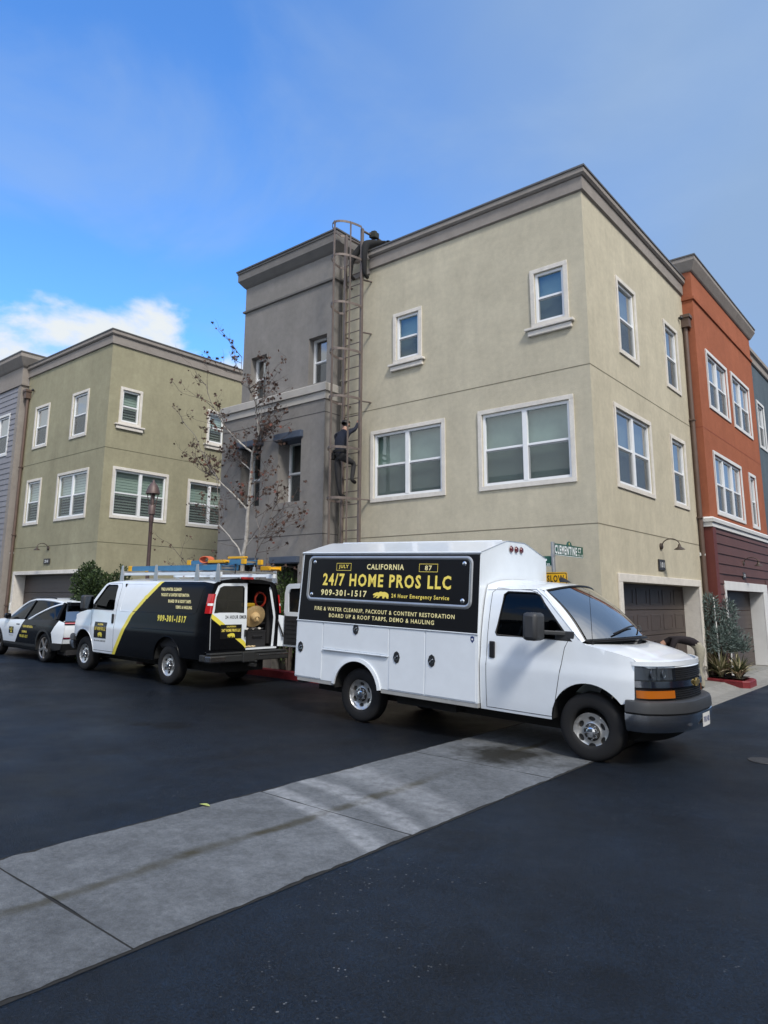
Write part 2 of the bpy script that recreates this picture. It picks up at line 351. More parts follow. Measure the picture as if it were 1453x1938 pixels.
def garage(parent, F, u0, u1, zb, zt, depth, trim, tl, tr, tt, rows=4, cols=0, tm=None, base=.0):
    """door in an opening, with trim boards; returns the opening"""
    g = MB(); h = (zt - zb) / rows
    for i in range(rows):
        Fbox(g, F, u0 - .02, u1 + .02, -depth - .05, -depth, zb + h * i + .008, zb + h * (i + 1) - .004)
        if cols:
            w = (u1 - u0) / cols
            for j in range(cols): frame4(g, F, u0 + w * j + .09, u0 + w * (j + 1) - .09, zb + h * i + .10, zb + h * (i + 1) - .09, .035, -depth + .0005, -depth + .008)
        else:
            for k in (1, 2, 3): Fbox(g, F, u0, u1, -depth + .0005, -depth + .004, zb + h * i + h * k / 4 - .01, zb + h * i + h * k / 4 + .01)
    g.build('garage_door', M_gdoor, parent, bevel=.004)
    t = MB(); Fbox(t, F, u0 - tl, u1 + tr, .001, .04, zt, zt + tt); Fbox(t, F, u0 - tl, u0, .001, .04, zb - base, zt - .001); Fbox(t, F, u1, u1 + tr, .001, .04, zb - base, zt - .001)
    # jamb liners
    Fbox(t, F, u0 - .03, u0 - .003, -depth, -.001, zb - base, zt); Fbox(t, F, u1 + .003, u1 + .03, -depth, -.001, zb - base, zt)
    t.build('garage_trim', tm or M_trim, parent, bevel=.008)
    return (u0 - .031, u1 + .031, zb - .3, zt + .001, depth + .1)
def gooseneck(parent, F, u, z, flip=1):
    k = .62; b = MB(); b.lathe([(0, 0), (.07, 0), (.065, .03), (.03, .05), (0, .05)], 14, F(u, 0, z), Vector(F(u, 1, z)) - Vector(F(u, 0, z)))
    b.tube([F(u, .04 + .17 - .17 * math.cos(R(t)), z + .02 + .13 * math.sin(R(t))) for t in range(0, 190, 15)], .011, 8)
    o = b.build('wall_lamp', M_bronze, parent, smooth=40)
    s = MB(); s.lathe([(r * k, h * k) for r, h in ((.02, .10), (.045, .09), (.05, .03), (.075, .0), (.165, -.06), (.175, -.075), (.165, -.07), (.06, -.005), (0, .0))], 20, F(u, .375, z - .03)); s.build('lamp_shade', M_bronze, o, smooth=40)
def plaque(parent, F, u0, u1, z0, z1, s):
    b = MB(); Fbox(b, F, u0, u1, .002, .03, z0, z1); o = b.build('number_plaque', mat('plaque_dark', (.03, .025, .022), .5), parent, bevel=.006)
    t = MB(); write(t, s, u0 + (u1 - u0) * .2, u1 - (u1 - u0) * .2, z0 + (z1 - z0) * .24, z1 - (z1 - z0) * .24, lambda u, v: F(u, .034, v), .03); t.build('house_number', M_whitep, o)
def camera_unit(parent, F, u, z):
    b = MB(); Fbox(b, F, u - .035, u + .035, .001, .03, z - .04, z + .04); b.bar(F(u, .03, z), F(u + .02, .12, z - .02), .055, .055); b.build('security_light', M_whitep, parent, smooth=40, bevel=.006)
def downspout(parent, F, u, z0, z1, r=.055, m=None, head=True):
    b = MB(); b.tube([F(u, .07, z0), F(u, .07, z1)], r, 10)
    if head: Fbox(b, F, u - .1, u + .1, .005, .19, z1 - .12, z1 + .12); Fbox(b, F, u - .13, u + .13, .004, .22, z1 + .12, z1 + .2)
    z = z0 + 1.2
    while z < z1 - .4: Fbox(b, F, u - .075, u + .075, .003, .13, z, z + .035); z += 2.4
    b.build('downspout', m or M_pipe, parent, smooth=40)
def joint(mb, path, z, mi=1): sweep(mb, path, rectp(.0015, .003, z - .009, z + .009), mi)
# ---------------------------------------------------------------- tan corner house
Z0 = -.1
T = thing('townhouse', 'pale tan stucco corner townhouse with grey roof band and brown garage door', 'townhouse')
FL, FR = PY(0), PX(0)
hl = [window(T, FL, -5.159, -3.155, 3.93, 5.557, 2), window(T, FL, -2.357, -.34, 3.93, 5.557, 2),
      window(T, FL, -4.526, -3.736, 7.0, 8.2, 1, sill=(-4.625, -3.65)), window(T, FL, -1.114, -.343, 7.0, 8.2, 1, sill=(-1.232, -.241))]
hr = [window(T, FR, 1.0, 3.056, 3.93, 5.577, 2, glass=M_glassb), window(T, FR, 4.32, 5.41, 3.93, 5.577, 1, glass=M_glassb),
      window(T, FR, 1.497, 2.598, 6.70, 8.355, 1, glass=M_glassb), window(T, FR, 4.397, 5.44, 6.70, 8.355, 1, glass=M_glassb)]
hr.append(garage(T, FR, .91, 5.62, .115, 2.185, .34, .12, .17, .15, .15, rows=4, cols=6))
w = MB(); wall(w, FL, -6.119, 0, Z0, 9.8, hl); wall(w, FR, 0, 6.119, Z0, 9.8, hr); wall(w, PY(6.119), -6.119, 0, Z0, 9.8); wall(w, PX(-6.119), .001, 6.119, Z0, 9.8)
w.add([(-6.119, 0, 9.4), (0, 0, 9.4), (0, 6.119, 9.4), (-6.119, 6.119, 9.4)], [(0, 1, 2, 3)])
w.box(-6.05, -.45, .45, 6.0, 0, 9.3)
joint(w, [(-6.1, 0), (0, 0), (0, 6.1)], 6.066); joint(w, [(-6.1, 0), (0, 0), (0, 6.1)], 3.166)
w.build('wall', [M_tan, M_joint], T, fix=False)
c = MB(); pth = [(-5.22, 0), (0, 0), (0, 6.1)]
sweep(c, pth, [(-.22, 9.50), (.002, 9.50), (.05, 9.525), (.05, 9.79), (-.22, 9.79)], 0); sweep(c, pth, [(-.22, 9.792), (.075, 9.792), (.115, 9.83), (.115, 9.925), (-.22, 9.925)], 0)
sweep(c, pth, [(-.25, 9.927), (.135, 9.927), (.135, 9.965), (-.25, 9.975)], 1); sweep(c, [(-6.1, 0), (-5.23, 0)], rectp(-.22, .03, 9.42, 9.56), 0)
c.build('cornice', [M_taupe, M_cap], T)
gooseneck(T, FR, 3.2, 2.96); plaque(T, FR, 2.96, 3.34, 2.47, 2.69, '101'); camera_unit(T, FR, 5.98, 2.95); downspout(T, FR, 6.0, .2, 8.72)
b = MB(); b.ball(FR(5.72, .06, 8.78), .05, 10); b.bar(FR(5.72, 0, 8.8), FR(5.72, .06, 8.78), .03); b.build('roof_drain', M_black, T, smooth=40)
# ---------------------------------------------------------------- grey tower house
G = thing('townhouse', 'dark grey stucco tower house with pale belt course and blue grey awnings', 'townhouse')
F1, F2 = PY(-.53), PY(-.27)
D1 = .46
def deep(F, u0, u1, z0, z1, depth, glass, label=None): h = window(G, F, u0, u1, z0, z1, 1, trim=0.0, base=-depth + .11, style='none', glass=glass); return (u0, u1, z0, z1, depth + .12)
hs = [deep(F1, -7.66, -6.876, 4.065, 5.585, D1, M_glass), deep(F1, -9.05, -8.30, 4.06, 5.56, D1, M_glass)]
hg = [(-7.66, -6.876, -.1, 2.63, .9), (-9.05, -8.30, -.1, 2.63, .9)]
w = MB(); wall(w, F1, -9.85, -6.12, Z0, 6.40, hs + hg); wall(w, PX(-6.12), -.53, .0, Z0, 6.40); wall(w, PX(-9.85), -.53, 6, Z0, 6.40); w.add([(-9.85, -.53, 6.4), (-6.12, -.53, 6.4), (-6.12, 6, 6.4), (-9.85, 6, 6.4)], [(0, 1, 2, 3)])
w.box(-9.8, -6.13, .4, 5.9, 0, 6.3)
hu = [deep(F2, -6.968, -6.356, 6.94, 8.13, .27, M_glassb), deep(F2, -9.13, -8.52, 6.94, 8.10, .27, M_glassb)]
wall(w, F2, -9.46, -6.121, 6.40, 10.2, hu); wall(w, PX(-6.121), -.27, 4.5, 6.40, 10.2); wall(w, PX(-9.46), -.27, 4.5, 6.40, 10.2); wall(w, PY(4.5), -9.46, -6.121, 6.4, 10.2); w.add([(-9.46, -.27, 10.1), (-6.121, -.27, 10.1), (-6.121, 4.5, 10.1), (-9.46, 4.5, 10.1)], [(0, 1, 2, 3)])
w.box(-9.4, -6.2, .25, 4.4, 6.4, 10.0)
joint(w, [(-9.84, -.53), (-6.12, -.53), (-6.12, -.01)], 6.09); joint(w, [(-9.84, -.53), (-6.12, -.53), (-6.12, -.01)], 3.27)
w.build('wall', [M_grey, M_jointg], G, fix=False)
c = MB(); up = [(-9.46, 3), (-9.46, -.27), (-6.121, -.27), (-6.121, 3)]
sweep(c, up, [(-.2, 10.16), (.01, 10.16), (.05, 10.20), (.17, 10.36), (.17, 10.56), (.19, 10.565), (.19, 10.62), (-.2, 10.62)], 0); sweep(c, up, [(-.25, 10.622), (.215, 10.622), (.215, 10.66), (-.25, 10.67)], 1); sweep(c, up, [(.002, 9.44), (.05, 9.455), (.055, 9.5), (.002, 9.515)], 0)
c.build('cornice', [mat('dark_taupe', (.165, .155, .147), .9, mott=[(3, .1)], bump=[(70, .2)]), M_cap], G)
c = MB(); lo = [(-9.85, 5.9), (-9.85, -.53), (-6.12, -.53), (-6.12, -.002)]
sweep(c, lo, [(-.27, 6.402), (.03, 6.402), (.03, 6.585), (-.27, 6.585)]); sweep(c, lo, [(-.27, 6.587), (.075, 6.587), (.075, 6.76), (.03, 6.79), (-.27, 6.80)]); c.build('belt_course', mat('pale_belt', (.43, .405, .37), .9, mott=[(2, .08)], bump=[(70, .2)]), G)
M_awn = mat('blue_grey_metal', (.075, .095, .135), .5, .1, mott=[(3, .1)])
for u0, u1, z0, z1 in ((-7.755, -6.81, 5.585, 5.745), (-9.15, -8.2, 5.58, 5.73), (-7.75, -6.82, 2.64, 2.785), (-9.15, -8.24, 2.66, 2.79)):
    a = MB(); Fbox(a, F1, u0, u1, .001, .10, z0, z1); Fbox(a, F1, u0 + .02, u1 - .02, -.44, .08, z0 - .02, z0 - .001); a.build('awning', M_awn, G, bevel=.006)
b = MB(); 
for u0, u1, *_ in hg: Fbox(b, F1, u0 - .0, u1 + .0, -.95, -.85, 0, 2.62)
b.build('entry_door', mat('dark_entry_door', (.03, .03, .034), .6), G)
b = MB(); b.tube([(-5.99, -.05, .25), (-5.99, -.05, 9.55)], .04, 10); Fbox(b, PY(0), -6.06, -5.92, .0, .1, 4.0, 4.04); Fbox(b, PY(0), -6.06, -5.92, .0, .1, 6.9, 6.94); b.build('downspout', mat('tan_downspout', (.40, .37, .28), .6, mott=[(4, .1)]), G, smooth=40)
# ---------------------------------------------------------------- olive house on the left
Ol = thing('townhouse', 'olive green stucco townhouse behind the parked vehicles with shuttered windows', 'townhouse')
XO, YO = -14.87, -1.07
FO, FQ = PX(XO), PY(YO)
hr = [window(Ol, FO, -.76, 1.235, 4.19, 5.782, 2, style='slat'), window(Ol, FO, 1.99, 3.85, 4.168, 5.757, 2, style='slat'),
      window(Ol, FO, -.70, .08, 7.135, 8.335, 1, style='slat', sill=(-.83, .2)), window(Ol, FO, 2.64, 3.44, 7.08, 8.32, 1, style='slat', sill=(2.53, 3.55))]
hl = [window(Ol, FQ, -17.71, -15.71, 4.215, 5.79, 2, style='slat'), window(Ol, FQ, -19.92, -18.83, 4.20, 5.79, 1, style='slat'), window(Ol, FQ, -17.16, -16.085, 6.86, 8.413, 1, glass=M_glassb), window(Ol, FQ, -19.80, -18.74, 6.87, 8.41, 1, glass=M_glassb)]
hl.append(garage(Ol, FQ, -20.10, -15.74, .22, 2.53, .34, .12, .17, .16, .12, rows=4))
w = MB(); wall(w, FO, YO, 7, Z0, 9.9, hr); wall(w, FQ, -20.6, XO, Z0, 9.9, hl); wall(w, PY(7), -20.6, XO, Z0, 9.9); wall(w, PX(-20.6), YO, 7, Z0, 9.9); w.add([(-20.6, YO, 9.6), (XO, YO, 9.6), (XO, 7, 9.6), (-20.6, 7, 9.6)], [(0, 1, 2, 3)])
w.box(-20.5, XO - .45, YO + .45, 6.9, 0, 9.4); pth = [(-20.6, YO), (XO, YO), (XO, 7)]
joint(w, pth, 6.335); joint(w, pth, 3.44); w.build('wall', [M_green, M_joint2], Ol, fix=False)
c = MB(); sweep(c, pth, [(-.22, 9.64), (.002, 9.64), (.05, 9.655), (.05, 9.925), (-.22, 9.925)], 0); sweep(c, pth, [(-.22, 9.927), (.08, 9.927), (.115, 9.96), (.115, 10.06), (-.22, 10.06)], 0); sweep(c, pth, [(-.25, 10.062), (.135, 10.062), (.135, 10.10), (-.25, 10.11)], 1); c.build('cornice', [M_taupe, M_cap], Ol)
gooseneck(Ol, FQ, -17.9, 3.36); plaque(Ol, FQ, -18.11, -17.70, 2.86, 3.03, '20'); camera_unit(Ol, FQ, -20.45, 3.30); downspout(Ol, FQ, -20.42, .3, 8.95)
b = MB(); b.ball(FQ(-20.1, .06, 9.1), .05, 10); b.build('roof_drain', M_black, Ol, smooth=40)
b = MB(); Fbox(b, FQ, -20.22, -20.14, .041, .075, 1.35, 1.6); b.build('door_keypad', M_whitep, Ol, bevel=.01)
camera_unit(Ol, FO, -.35 + 1.2, 2.72)
# ---------------------------------------------------------------- grey lap siding house at the far left
S = thing('townhouse', 'grey lap siding townhouse at the left edge, left of the olive house', 'townhouse')
YS = -1.3; FS = PY(YS); XS = -20.602
hl = [window(S, FS, -23.2, -21.31, 6.82, 8.42, 2, glass=M_glassb, tm=M_wtrim, trim=.09), window(S, FS, -23.3, -21.6, 4.2, 5.75, 2, glass=M_glassb, tm=M_wtrim, trim=.09)]
w = MB(); z = 0.15; k = 0
# clapboards: each board leans out at its foot
hb = .2
w0 = MB(); wall(w0, FS, -29, XS - .23, Z0, 9.36, hl); w0.box(-28.9, XS - .1, YS + .4, 7, 0, 10.2)
w0.add([(XS - .004, YS, 0), (XS - .004, 7, 0), (XS - .004, 7, 10.3), (XS - .004, YS, 10.3)], [(0, 1, 2, 3)])
while z < 9.3:
    segs = [(-29, XS - .23)]
    for h in hl:
        if h[2] - .09 < z + hb * .5 < h[3] + .09: segs = [q for s0, s1 in segs for q in ((s0, min(s1, h[0] - .09)), (max(s0, h[1] + .09), s1)) if q[1] - q[0] > .02]
    for s0, s1 in segs: w0.add([FS(s0, .022, z), FS(s1, .022, z), FS(s1, .004, z + hb), FS(s0, .004, z + hb), FS(s0, .0, z), FS(s1, .0, z)], [(0, 1, 2, 3), (0, 4, 5, 1)])
    z += hb
w0.build('wall', M_siding, S, fix=False)
c = MB(); Fbox(c, FS, XS - .23, XS, -.2, .035, Z0, 9.36); Fbox(c, FS, -29, XS, -.2, .03, 9.361, 10.1)
pth = [(-29, YS), (XS, YS), (XS, 5)]; sweep(c, pth, [(.0, 9.33), (.06, 9.34), (.06, 9.40), (.0, 9.42)]); sweep(c, pth, [(-.2, 10.03), (.04, 10.03), (.08, 10.07), (.26, 10.34), (.26, 10.48), (-.2, 10.48)]); c.build('cornice', M_taupe, S)
c = MB(); sweep(c, pth, [(-.25, 10.482), (.28, 10.482), (.28, 10.53), (-.25, 10.54)]); c.build('parapet_cap', M_cap, S)
# ---------------------------------------------------------------- orange house on the right
Or = thing('townhouse', 'burnt orange stucco townhouse with dark red siding below and white belt', 'townhouse')
XR = .26; FX = PX(XR); y0, y1 = 6.121, 12.35
hr = [window(Or, FX, 6.886, 8.95, 6.69, 8.27, 2, glass=M_glassb, tm=M_wtrim), window(Or, FX, 9.386, 11.55, 6.68, 8.32, 2, glass=M_glassb, tm=M_wtrim), window(Or, FX, 6.81, 9.63, 3.96, 5.58, 3, glass=M_glassb, tm=M_wtrim), window(Or, FX, 10.50, 11.35, 3.935, 5.55, 1, glass=M_glassb, tm=M_wtrim)]
hb = [garage(Or, FX, 6.92, 10.9, .115, 2.13, .34, .12, .12, .5, .22, rows=4, tm=M_wtrim)]
w = MB(); wall(w, FX, y0, y1, 3.62, 10.2, hr); wall(w, PY(y0), -6, XR, 3.62, 10.2); wall(w, PY(12.35), -6, XR, 0, 10.2); w.add([(-6, y0, 10.1), (XR, y0, 10.1), (XR, y1, 10.1), (-6, y1, 10.1)], [(0, 1, 2, 3)]); w.box(-6, XR - .45, y0 + .05, y1 - .05, 0, 10)
joint(w, [(-.1, y0), (XR, y0), (XR, y1)], 6.05, 1); w.build('wall', [M_orange, mat('orange_joint', (.25, .06, .03), .9)], Or, fix=False)
w = MB(); wall(w, FX, y0, y1, Z0, 3.62, hb); wall(w, PY(y0), -6, XR, Z0, 3.62)
z = .12
while z < 3.6:
    h = min(.24, 3.61 - z)
    segs = [(y0 + .26, y1 - .1)] if z > 2.3 else [(y0 + .26, 6.80), (11.41, y1 - .1)]
    for s0, s1 in segs: w.add([FX(s0, .028, z), FX(s1, .028, z), FX(s1, .004, z + h), FX(s0, .004, z + h), FX(s0, 0, z), FX(s1, 0, z)], [(0, 1, 2, 3), (0, 4, 5, 1)])
    z += .24
w.build('siding', M_redlap, Or, fix=False)
c = MB(); Fbox(c, FX, y0 - .012, y0 + .25, -.25, .04, Z0, 3.61); c.build('corner_board', M_redtrim, Or)
pth = [(-.2, y0), (XR, y0), (XR, y1)]
c = MB(); sweep(c, pth, [(.0, 3.60), (.05, 3.61), (.05, 3.72), (.0, 3.72)]); sweep(c, pth, [(.0, 3.722), (.09, 3.722), (.10, 3.80), (.06, 3.84), (.0, 3.84)]); c.build('belt_course', M_wtrim, Or)
c = MB(); pc = [(-4, y0), (XR, y0), (XR, y1), (-4, y1)]; sweep(c, pc, [(-.2, 10.12), (.02, 10.12), (.05, 10.15), (.16, 10.36), (.16, 10.46), (-.2, 10.46)], 0); sweep(c, pc, [(-.25, 10.462), (.18, 10.462), (.18, 10.5), (-.25, 10.51)], 1); c.build('cornice', [M_taupe, M_cap], Or)
c = MB(); sweep(c, pth, [(.0, 9.36), (.04, 9.37), (.045, 9.44), (.0, 9.46)]); c.build('string_course', M_orange, Or)
gooseneck(Or, FX, 8.9, 2.86); plaque(Or, FX, 8.72, 9.0, 2.46, 2.62, '103')
# ---------------------------------------------------------------- slate blue house beyond
Bl = thing('townhouse', 'slate blue stucco townhouse at the far right beyond the orange one', 'townhouse')
XB = .0; FB = PX(XB); y0, y1 = 12.351, 19
hr = [window(Bl, FB, 13.9, 15.0, 6.9, 8.55, 1, glass=M_glassb, tm=M_wtrim), window(Bl, FB, 14.8, 16.8, 3.95, 5.55, 2, glass=M_glassb, tm=M_wtrim), window(Bl, FB, 16.4, 17.6, 6.9, 8.55, 1, glass=M_glassb, tm=M_wtrim)]
hr.append(garage(Bl, FB, 13.2, 17.6, .115, 2.2, .34, .12, .15, .15, .15, rows=4, tm=M_wtrim))
w = MB(); wall(w, FB, y0, y1, Z0, 10.0, hr); wall(w, PY(y1), -6, 0, Z0, 10); wall(w, PX(-6), y0, y1, Z0, 10); w.box(-6, -.45, y0, y1 - .1, 0, 9.9); w.build('wall', M_blue, Bl, fix=False)
c = MB(); sweep(c, [(0, y0), (0, y1), (-6, y1)], [(-.2, 9.75), (.03, 9.75), (.06, 9.78), (.06, 10.0), (.13, 10.04), (.13, 10.16), (-.2, 10.16)]); c.build('cornice', M_taupe, Bl)
downspout(Bl, FB, 12.5, .2, 8.8)
# ---------------------------------------------------------------- ground, road, gutters, kerbs
def gz(x): return .0113 * max(0, 1.3 - max(x, -45))
def asph(t, n, nz, mul, cur, tcn):
    q = n('ShaderNodeTexVoronoi', Scale=95); t.links.new(tcn.outputs['Object'], q.inputs['Vector'])
    cur = mul(cur, q.outputs['Color'], .35, 1.9, 0, 1)
    v = n('ShaderNodeTexVoronoi', Scale=24); t.links.new(tcn.outputs['Object'], v.inputs['Vector'])      # scattered pale stones worn bare
    lt = n('ShaderNodeMapRange'); lt.inputs[1].default_value = .11; lt.inputs[2].default_value = .17; lt.inputs[3].default_value = 1; lt.inputs[4].default_value = 0; t.links.new(v.outputs['Distance'], lt.inputs[0])
    big = nz(.55, 5, .6).outputs['Fac']; th = n('ShaderNodeMapRange'); th.inputs[1].default_value = .45; th.inputs[2].default_value = .60; t.links.new(big, th.inputs[0])
    sel = nz(13, 2, .5).outputs['Fac']; s2 = n('ShaderNodeMapRange'); s2.inputs[1].default_value = .51; s2.inputs[2].default_value = .56; t.links.new(sel, s2.inputs[0])
    m1 = n('ShaderNodeMath', operation='MULTIPLY'); t.links.new(lt.outputs[0], m1.inputs[0]); t.links.new(s2.outputs[0], m1.inputs[1])
    m2 = n('ShaderNodeMath', operation='MULTIPLY'); t.links.new(m1.outputs[0], m2.inputs[0]); t.links.new(th.outputs[0], m2.inputs[1])
    mx = n('ShaderNodeMix', data_type='RGBA'); t.links.new(m2.outputs[0], mx.inputs[0]); t.links.new(cur, mx.inputs[6]); mx.inputs[7].default_value = (.22, .23, .24, 1)
    gr = nz(85, 4, .75).outputs['Fac']; g1 = n('ShaderNodeMapRange'); g1.inputs[1].default_value = .54; g1.inputs[2].default_value = .70; g1.inputs[4].default_value = .75; t.links.new(gr, g1.inputs[0]); gm_ = n('ShaderNodeMix', data_type='RGBA'); t.links.new(g1.outputs[0], gm_.inputs[0]); t.links.new(mx.outputs[2], gm_.inputs[6]); gm_.inputs[7].default_value = (.050, .058, .068, 1); mx = gm_
    # oil and sealer blotches
    bl = nz(.9, 3, .5).outputs['Fac']; cur = mul(mx.outputs[2], bl, .55, 1.0, .30, .42)
    rg = n('ShaderNodeMapRange'); rg.inputs[1].default_value = .3; rg.inputs[2].default_value = .7; rg.inputs[3].default_value = .30; rg.inputs[4].default_value = .62; t.links.new(nz(.7, 6, .65).outputs['Fac'], rg.inputs[0]); t.links.new(rg.outputs[0], t.nodes['Principled BSDF'].inputs['Roughness'])
    mpd = n('ShaderNodeMapping'); mpd.inputs['Scale'].default_value = (.26, 1, 0); t.links.new(tcn.outputs['Object'], mpd.inputs[0]); dd = n('ShaderNodeVectorMath', operation='DISTANCE'); t.links.new(mpd.outputs[0], dd.inputs[0]); dd.inputs[1].default_value = (-1.25, -3.3, 0); dn = n('ShaderNodeMath', operation='MULTIPLY_ADD'); t.links.new(nz(.8, 5, .6).outputs['Fac'], dn.inputs[0]); dn.inputs[1].default_value = 2.4; t.links.new(dd.outputs['Value'], dn.inputs[2]); cur = mul(cur, dn.outputs[0], .28, 1.0, 2.5, 5.0)  # broad dark patch: damp lane plus painted shade around truck and van
    for cx_, cy_, r0 in ((-3.97, -5.71, .20), (-4.35, -5.95, .10)):
        sp = n('ShaderNodeVectorMath', operation='DISTANCE'); t.links.new(tcn.outputs['Object'], sp.inputs[0]); sp.inputs[1].default_value = (cx_, cy_, .06); cur = mul(cur, sp.outputs['Value'], .25, 1.0, r0, r0 * 1.9)
    return cur
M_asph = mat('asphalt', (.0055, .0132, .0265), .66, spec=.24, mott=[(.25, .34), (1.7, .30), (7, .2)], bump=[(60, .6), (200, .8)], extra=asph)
def conc(t, n, nz, mul, cur, tcn):
    sp = n('ShaderNodeSeparateXYZ'); t.links.new(tcn.outputs['Object'], sp.inputs[0])
    def mm(op, a, b=None):
        k = n('ShaderNodeMath', operation=op)
        for i, x in enumerate((a, b)):
            if x is None: continue
            if isinstance(x, (int, float)): k.inputs[i].default_value = x
            else: t.links.new(x, k.inputs[i])
        return k.outputs[0]
    def mr(x, a, b, c=0, d=1):
        k = n('ShaderNodeMapRange'); k.inputs[1].default_value = a; k.inputs[2].default_value = b; k.inputs[3].default_value = c; k.inputs[4].default_value = d; t.links.new(x, k.inputs[0]); return k.outputs[0]
    wob = mm('MULTIPLY', mm('SUBTRACT', nz(.8, 4, .6).outputs['Fac'], .5), .34)
    dx = mm('ABSOLUTE', mm('ADD', mm('SUBTRACT', sp.outputs[0], .33), wob))
    band = mr(dx, .025, .085, 1, 0); brk = mr(nz(1.0, 3, .5, (.3, .55, 1)).outputs['Fac'], .42, .52); fine = mr(nz(7, 5, .7).outputs['Fac'], .3, .6, .55, 1)
    st = mm('MULTIPLY', mm('MULTIPLY', band, brk), fine)
    mx = n('ShaderNodeMix', data_type='RGBA'); t.links.new(mm('MULTIPLY', st, 1.0), mx.inputs[0]); t.links.new(cur, mx.inputs[6]); mx.inputs[7].default_value = (.050, .045, .027, 1)
    # pale tyre scrub arcs swinging round the corner
    d = n('ShaderNodeVectorMath', operation='DISTANCE'); t.links.new(tcn.outputs['Object'], d.inputs[0]); d.inputs[1].default_value = (-1.5, -13, 0)
    w = mm('ADD', d.outputs['Value'], mm('MULTIPLY', mm('SUBTRACT', nz(1.3, 3, .5).outputs['Fac'], .5), .25))
    a1 = mm('MULTIPLY', mr(mm('ABSOLUTE', mm('SUBTRACT', w, 6.12)), .07, .15, 1, 0), 1.0); a2 = mr(mm('ABSOLUTE', mm('SUBTRACT', w, 6.62)), .07, .16, 1, 0)
    d2 = n('ShaderNodeVectorMath', operation='DISTANCE'); t.links.new(tcn.outputs['Object'], d2.inputs[0]); d2.inputs[1].default_value = (-2.5, -14, 0)
    w2 = mm('ADD', d2.outputs['Value'], wob); a3 = mr(mm('ABSOLUTE', mm('SUBTRACT', w2, 8.4)), .1, .3, .7, 0)
    arc_ = mm('MULTIPLY', mm('MAXIMUM', mm('MAXIMUM', a1, a2), a3), mr(nz(9, 5, .7).outputs['Fac'], .35, .65, .12, .65))
    m2 = n('ShaderNodeMix', data_type='RGBA'); t.links.new(arc_, m2.inputs[0]); t.links.new(mx.outputs[2], m2.inputs[6]); m2.inputs[7].default_value = (.40, .41, .42, 1)
    # dark oil patch by the van and old drips
    d3 = n('ShaderNodeVectorMath', operation='DISTANCE'); t.links.new(tcn.outputs['Object'], d3.inputs[0]); d3.inputs[1].default_value = (.36, -3.98, 0)
    oil = mr(mm('ADD', d3.outputs['Value'], mm('MULTIPLY', mm('SUBTRACT', nz(2.2, 5, .65).outputs['Fac'], .5), 1.3)), .25, .70, .95, 0)
    m3 = n('ShaderNodeMix', data_type='RGBA'); t.links.new(oil, m3.inputs[0]); t.links.new(m2.outputs[2], m3.inputs[6]); m3.inputs[7].default_value = (.014, .013, .009, 1)
    return mul(m3.outputs[2], nz(3.1, 2, .4).outputs['Fac'], .35, 1.0, .20, .27)
M_conc = mat('concrete_gutter', (.128, .136, .143), .8, spec=.3, mott=[(.5, .22), (1.9, .17), (6, .17), (26, .2), (90, .2)], streak=.12, bump=[(40, .3), (160, .4)], extra=conc)
M_conc2 = mat('concrete_paving', (.26, .255, .24), .88, spec=.2, mott=[(.7, .14), (5, .12), (30, .08)], bump=[(90, .2)])
M_redk = mat('red_kerb_paint', (.20, .020, .025), .55, mott=[(3, .18), (20, .15)], bump=[(60, .15)]); M_soil = mat('planter_soil', (.045, .032, .022), .95, mott=[(8, .3)], bump=[(30, .6)])
xs = [-400, -45, -30, -15, -8, -4, -2, 1.3, 4, 10, 30, 400]; ys = [-400, -60, -20, -8, 0, 30, 400]
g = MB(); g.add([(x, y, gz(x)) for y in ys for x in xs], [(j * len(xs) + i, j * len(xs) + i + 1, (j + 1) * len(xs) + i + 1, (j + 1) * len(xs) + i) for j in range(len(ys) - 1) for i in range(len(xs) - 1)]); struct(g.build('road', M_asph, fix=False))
# valley gutter across the lane mouth, cast in slabs with open joints
g = MB(); yj = [-40, -21.8, -19.36, -16.93, -14.5, -11.9, -9.52, -7.08, -4.64, -1.6]
for a, b in zip(yj, yj[1:]):
    e = .007; q = [(-.535, a + e), (1.235, a + e), (1.235, b - e), (-.535, b - e)]
    n = 8; ny = max(2, int(min(b - a, 14) / .07)); top = []; er = random.Random(int(a * 100))
    for j in range(ny + 1):
        y = lerp(a + e, b - e, j / ny); l_, r_ = -.535 + er.gauss(0, .006) + .008 * math.sin(y * 5.1), 1.235 + er.gauss(0, .006) + .007 * math.sin(y * 6.3)
        if er.random() < .04: r_ -= er.uniform(.015, .035)
        if er.random() < .04: l_ += er.uniform(.015, .035)
        top.append([(lerp(l_, r_, i / n), y + (er.gauss(0, .004) if j in (0, ny) else 0)) for i in range(n + 1)])
    vs = [(x, y, gz(x) + .006) for r in top for i, (x, y) in enumerate(r)]
    g.add(vs, [(j * (n + 1) + i, j * (n + 1) + i + 1, (j + 1) * (n + 1) + i + 1, (j + 1) * (n + 1) + i) for j in range(ny) for i in range(n)])
struct(g.build('gutter', M_conc, fix=False))
g = MB()
for a, b in zip(yj, yj[1:]): g.add([(-.535, b - .012, gz(-.5) + .0045), (1.235, b - .012, .0055), (1.235, b + .012, .0055), (-.535, b + .012, gz(-.5) + .0045)], [(0, 1, 2, 3)])
for x in (-.54, 1.24): g.add([(x - .022, -40, gz(x) + .003), (x + .022, -40, gz(x) + .003), (x + .022, -1.6, gz(x) + .003), (x - .022, -1.6, gz(x) + .003)], [(0, 1, 2, 3)])
struct(g.build('gutter_joints', mat('joint_dirt', (.014, .0135, .012), .95, mott=[(12, .3)]), fix=False))
